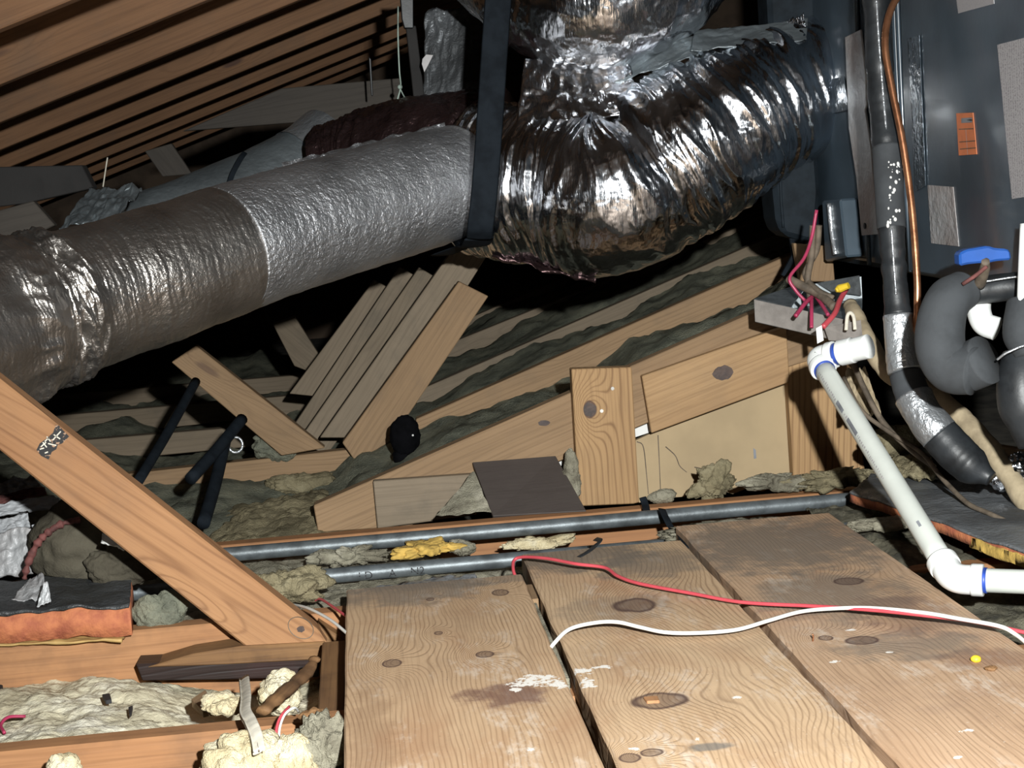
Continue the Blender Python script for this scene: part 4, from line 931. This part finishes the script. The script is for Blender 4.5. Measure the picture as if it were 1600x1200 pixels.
# ------------------------------------------------------------------ condensate trap
tr = empty('drain_trap', at(1500, 610, 2.46), 'black foam-covered drain trap curling in front of the cabinet', 'drain trap')
put(mesh_obj('foam_cover', tube_bm(ax((1506, 452, 2.50), (1482, 470, 2.48), (1470, 505, 2.47), (1470, 545, 2.46), (1488, 574, 2.45), (1522, 580, 2.43)), [.030, .034, .036, .037, .038, .036], n=60, seg=32, disp=lambda t, th, p: .001*fbm(p*20, 2)), 'black_foam', smooth=True), tr)
put(mesh_obj('foam_end', tube_bm(ax((1505, 578, 2.46), (1540, 562, 2.43)), [.036, .037], n=10, seg=32), 'black_foam', smooth=True), tr)
put(mesh_obj('taped_pipe', tube_bm(ax((1498, 458, 2.52), (1560, 450, 2.50), (1660, 438, 2.46)), [.020, .021, .021], n=30, seg=24, disp=lambda t, th, p: .0015*fbm(p*30, 3)), 'black_rubber', smooth=True), tr)
put(tube('tape_edge', [p+Vector((0, -.017, .012)) for p in ax((1500, 458, 2.50), (1560, 447, 2.48), (1660, 434, 2.44))], .0016, 'foil_tape', n=30, seg=7), tr)
put(mesh_obj('white_elbow', tube_bm(ax((1530, 466, 2.54), (1530, 488, 2.53), (1538, 506, 2.52), (1558, 514, 2.51)), .0180, n=24, seg=24), 'pvc_white', smooth=True), tr)
put(mesh_obj('foam_drop', tube_bm(ax((1612, 476, 2.44), (1606, 520, 2.43), (1614, 555, 2.42)), [.036, .036, .026], n=24, seg=28), 'black_foam', smooth=True), tr)
put(mesh_obj('rubber_drop', tube_bm(ax((1600, 556, 2.45), (1596, 600, 2.44), (1602, 640, 2.44), (1622, 690, 2.44)), [.030, .036, .036, .028], n=30, seg=28, disp=lambda t, th, p: .003*fbm(p*25, 2)), 'black_rubber', smooth=True), tr)
put(tube('tape_edge', ax((1558, 562, 2.40), (1572, 552, 2.39), (1600, 540, 2.385), (1640, 530, 2.39)), .0018, 'foil_tape', n=24, seg=7), tr)
bv = empty('blue_valve', at(1540, 440, 2.48), 'blue butterfly valve handle above the drain trap', 'valve')
hp = [(1499, 396), (1510, 390), (1534, 386), (1544, 384), (1556, 388), (1574, 389), (1579, 392), (1581, 406), (1556, 408), (1545, 411), (1532, 411), (1512, 413), (1500, 416)]
put(mesh_obj('handle', prism([ony(*q, 2.36) for q in hp], (0, .024, 0), .003), 'blue_plastic', smooth=False), bv)
put(mesh_obj('valve_stem', tube_bm(ax((1540, 408, 2.43), (1538, 422, 2.45), (1530, 445, 2.48)), [.006, .008, .009], n=12, seg=16), 'brown_cable', smooth=True), bv)
put(tube('bail_rod', ax((1504, 444, 2.45), (1525, 430, 2.44), (1542, 416, 2.43)), .003, 'red_foil', n=10, seg=8), bv)
o = tube('white_riser', ax((1603, 350, 2.42), (1600, 420, 2.42), (1598, 476, 2.42)), .0085, 'pvc_white', n=14, seg=18); tag(o, 'white pipe end at the right edge beside the blue valve', 'pipe')
o = mesh_obj('crumpled_foil', blob_bm(at(1600, 738, 2.78), (.045, .03, .035), .4, 22, 5, 6), 'foil_shiny'); tag(o, 'crumpled shiny foil at the right edge beside the beige line', 'foil')
o = board('wood_block', [(1535, 692), (1600, 702), (1660, 706), (1660, 720), (1575, 716)], 2.86, 'frame_wood', (1, 0), .03, seed=430); tag(o, 'orange wood sliver at the right edge above the crumpled foil', 'wood block')

# ------------------------------------------------------------------ white drain pipe
dp_ = empty('drain_pipe', onz(1490, 905, 0), 'white plastic drain pipe slanting down to the planks, with elbows', 'drain pipe')
LO = onz(1489, 905, .030); UP = at(1277, 560, 2.78)
ENDU = at(1358, 541, 2.72)
RT = onz(1680, 912, .030)
dd = (LO-UP).normalized(); du_ = (ENDU-UP).normalized(); rt = (RT-LO).normalized()
rP = .0166; rF = .0206
put(mesh_obj('pipe', tube_bm([UP+dd*.02, LO-dd*.02], rP, n=12, seg=28), 'pvc_pipe', smooth=True), dp_)
put(mesh_obj('pipe', tube_bm([LO+rt*.02, RT], rP, n=12, seg=28), 'pvc_pipe', smooth=True), dp_)
def elbow(c, d1, d2, L, name='elbow'):
    path = [c+d1*L]+[ (c+d1*(L*.45)).lerp(c, t).lerp(c.lerp(c+d2*(L*.45), t), t) for t in [i/10 for i in range(11)]]+[c+d2*L]
    eb = put(mesh_obj(name, tube_bm(path, rF, smooth_path=False, seg=32), 'pvc_white', smooth=True), dp_)
    for dv in (d1, d2):
        put(mesh_obj('hub', tube_bm([c+dv*(L*.62), c+dv*(L*.66), c+dv*L, c+dv*(L+.0015)], [rF, rF+.002, rF+.002, rF-.001], n=8, seg=32), 'pvc_white', smooth=True), eb)
elbow(UP, dd, du_, .033); elbow(LO, -dd, rt, .040)
def ring_at(c, d, r, w, mat='blue_primer'):
    put(mesh_obj('primer_ring', tube_bm([c-d*w, c+d*w], r, n=2, seg=28), mat, smooth=True), dp_)
ring_at(UP+dd*.036, dd, rP+.0012, .003); ring_at(UP+du_*.039, du_, rP+.0022, .005); ring_at(LO+rt*.043, rt, rP+.0012, .003)
cl_ = (ENDU-UP).length
put(mesh_obj('coupling', tube_bm([UP+du_*.043, UP+du_*.045, UP+du_*.066, UP+du_*.069, UP+du_*(cl_)], [rF-.001, rF+.001, rF+.001, rF-.001, rF-.0005], n=24, seg=32), 'pvc_white', smooth=True), dp_)
# grey print along the sloping pipe
toc = (CAM-(UP+LO)/2).normalized(); sd = dd.cross(toc).normalized(); fr = sd.cross(dd).normalized()
if fr.dot(toc) < 0: fr = -fr
def pipe_print(t0, t1, ang, h, mat):
    bm = bmesh.new(); L = (LO-UP).length; r_ = rP+.0003
    g = []
    for i in range(9):
        row = []
        for j in range(4):
            a = ang+h*(j/3-.5)
            row.append(bm.verts.new(UP+dd*(L*(t0+(t1-t0)*i/8))+(fr*math.cos(a)+sd*math.sin(a))*r_))
        g.append(row)
    for i in range(8):
        for j in range(3): bm.faces.new((g[i][j], g[i+1][j], g[i+1][j+1], g[i][j+1]))
    return put(mesh_obj('pipe_print', bm, mat), dp_)
SIDE = 1.0 if sd.x < 0 else -1.0
for (a, b, an) in ((.24, .29, .62), (.325, .40, .62)):
    pipe_print(a, b, an*SIDE, .42, 'grey_ink')
r = random.Random(3); t = .09
while t < .60:
    if not (.235 < t < .295 or .32 < t < .405):
        L = r.uniform(.003, .008); pipe_print(t, t+L, (.62+r.uniform(-.05, .05))*SIDE, r.uniform(.15, .3), 'label_grey'); t += L
    t += r.uniform(.003, .007)
pipe_print(.80, .822, .0, .25, 'grey_ink')

# ------------------------------------------------------------------ fibre board panel under the drain pipe
fb = empty('duct_board', onz(1450, 800, 0), 'dark foil-faced insulation board with an orange cut edge, right of the planks', 'insulation board')
cc = [onz(1328, 771, .018), onz(1640, 880, .026), onz(1700, 760, .026), onz(1362, 744, .022)]
put(mesh_obj('board_core', slab('f', cc, .015, None, None, 2, .004, 60, 30), 'orange_edge', smooth=True), fb)
put(mesh_obj('foil_facing', slab('f', [p+Vector((0, .002, .004)) for p in cc], .004, None, None, 2, .0045, 80, 40), 'foil_facing', smooth=True), fb)
e0, e1 = cc[0].lerp(cc[1], .66), cc[0].lerp(cc[1], 1)
put(mesh_obj('yellow_fringe', slab('f', [e0+Vector((0, -.006, -.003)), e1+Vector((0, -.006, -.003)), e1+Vector((0, .01, -.003)), e0+Vector((0, .01, -.003))], .017, None, None, 5, .003, 60, 6), 'yellow_glass', smooth=True), fb)
o = tube('brown_cable', ax((1318, 590, 3.08), (1345, 640, 3.04), (1385, 672, 3.0), (1440, 708, 2.93), (1470, 745, 2.84), (1510, 785, 2.74), (1545, 802, 2.68), (1580, 818, 2.64)), .0042, 'brown_cable', n=60, seg=9); tag(o, 'thin dark cable trailing over the foil-faced board', 'cable')
o = tube('brown_cable', ax((1330, 560, 3.10), (1352, 610, 3.06), (1380, 660, 3.02), (1420, 700, 2.97), (1460, 730, 2.92)), .0055, 'brown_cable', n=60, seg=9); tag(o, 'brown cable sagging behind the white drain pipe', 'cable')
o = mesh_obj('cardboard_scrap', slab('f', [at(1322, 652, 3.12), at(1378, 648, 3.10), at(1352, 575, 3.18), at(1318, 585, 3.20)], .004, None, None, 25, .012, 30, 20, (0, 1, 0)), 'beige_wrap', smooth=True); tag(o, 'crumpled beige paper scrap behind the white drain pipe', 'paper')
o = mesh_obj('insulation_slab', slab('f', [at(1370, 742, 3.06), at(1462, 738, 2.98), at(1455, 712, 3.05), at(1380, 716, 3.12)], .012, None, None, 27, .010, 40, 20), 'insulation_tan', smooth=True); tag(o, 'layered tan insulation strip behind the foil-faced board', 'insulation strip')
tuft(1400, 690, 3.14, (.05, .02, .03), 'insulation_tan', 'yellowish insulation wad behind the white drain pipe', .35, 16, seed=33)
tuft(1385, 818, 2.80, (.05, .02, .010), 'insulation_grey', 'dusty lump at the end of the lower pipe', .5, 24, seed=34)

# ------------------------------------------------------------------ wire tray and wires
jb = empty('wire_tray', at(1260, 515, 3.1), 'open galvanized junction tray full of wires, above the white elbow', 'junction box')
FL, FR, BR, BL = at(1178, 468, 3.16), at(1345, 505, 3.03), at(1346, 432, 3.22), at(1236, 449, 3.27)
hz = Vector((0, 0, -.043))
put(mesh_obj('front_side', prism([FL, FR, FR+hz, FL+hz], (FR-FL).cross(hz).normalized()*.002, .0005), 'galv_front'), jb)
put(mesh_obj('left_side', prism([FL, BL, BL+hz, FL+hz], (.0015, 0, 0), .0003), 'galvanized'), jb)
put(mesh_obj('back_side', prism([BL, BR, BR+hz, BL+hz], (0, .0015, 0), .0003), 'galvanized'), jb)
put(mesh_obj('tray_bottom', prism([FL+hz, FR+hz, BR+hz, BL+hz], (0, 0, .0015), .0003), 'galvanized'), jb)
put(mesh_obj('flange', prism([FL+Vector((.002, .002, .0)), FL.lerp(FR, .36)+Vector((0, .002, 0)), BL.lerp(BR, .25), BL], (0, 0, .0015), .0003), 'galvanized'), jb)
put(mesh_obj('back_tab', prism([at(1276, 443, 3.25), at(1343, 431, 3.22), at(1346, 462, 3.20), at(1300, 456, 3.22)], (0, .001, .0008), 0), 'galvanized'), jb)
put(mesh_obj('lower_face', prism([at(1288, 512, 3.05), at(1345, 500, 3.0), at(1349, 535, 3.0), at(1295, 532, 3.05)], (0, .002, 0), .0003), 'galv_front'), jb)
wires = [([(1276, 328, 3.05), (1268, 372, 3.06), (1256, 404, 3.08), (1234, 433, 3.10), (1242, 452, 3.10), (1258, 470, 3.10)], .0032, 'pink_wire', 'long pink wire dropping from the control box into the tray'),
         ([(1270, 462, 3.10), (1258, 474, 3.06), (1243, 494, 3.03)], .004, 'pink_wire', 'pink wire tail hanging left over the tray front'),
         ([(1268, 464, 3.10), (1268, 485, 3.05), (1268, 512, 3.03)], .0036, 'pink_wire', 'pink wire tail hanging straight over the tray front'),
         ([(1274, 462, 3.10), (1284, 476, 3.06), (1294, 492, 3.02)], .0036, 'pink_wire', 'pink wire tail hanging right over the tray front'),
         ([(1322, 452, 3.08), (1312, 470, 3.04), (1304, 490, 3.0), (1286, 511, 2.97)], .005, 'red_wire', 'thick red wire leading to the white paper tag'),
         ([(1270, 352, 3.06), (1268, 400, 3.08), (1262, 435, 3.10), (1266, 466, 3.10)], .006, 'brown_cable', 'dark brown cable hanging into the tray'),
         ([(1232, 436, 3.12), (1252, 446, 3.10), (1280, 460, 3.08), (1304, 480, 3.04)], .0085, 'brown_cable', 'thick brown cable lying across the tray'),
         ([(1280, 352, 3.06), (1276, 392, 3.08), (1258, 428, 3.11), (1276, 452, 3.08), (1302, 466, 3.06)], .0055, 'brown_cable', 'second brown cable looping over the tray'),
         ([(1322, 516, 2.98), (1324, 494, 2.99), (1329, 489, 2.99), (1334, 496, 2.99), (1336, 515, 2.98)], .0034, 'cloth_strip', 'bent cream clip on the right end of the tray')]
for pts, r_, mt, lb in wires:
    o = tube('tray_wire' if 'clip' not in lb else 'cable_clip', ax(*pts), r_, mt, n=30, seg=10); tag(o, lb, 'wire' if 'clip' not in lb else 'clip', 'wires in the tray' if 'clip' not in lb else None)
o = mesh_obj('wire_nut', tube_bm(ax((1306, 454, 3.03), (1312, 451, 3.03), (1326, 446, 3.02)), [.004, .0075, .006], n=10, seg=10), 'yellow', smooth=False); tag(o, 'yellow wire nut in the tray', 'wire nut')
o = mesh_obj('paper_tag', prism([at(1275, 513, 2.955), at(1284, 508, 2.955), at(1287, 532, 2.955), at(1277, 537, 2.955)], (0, .001, 0), 0), 'paper_white'); tag(o, 'white paper tag on the thick red wire', 'tag')
o = board('tan_backboard', [(1240, 380), (1300, 385), (1305, 440), (1250, 440)], 3.42, 'frame_wood', (.2, 1), .02, seed=440); tag(o, 'tan board end behind the tray wires', 'board')
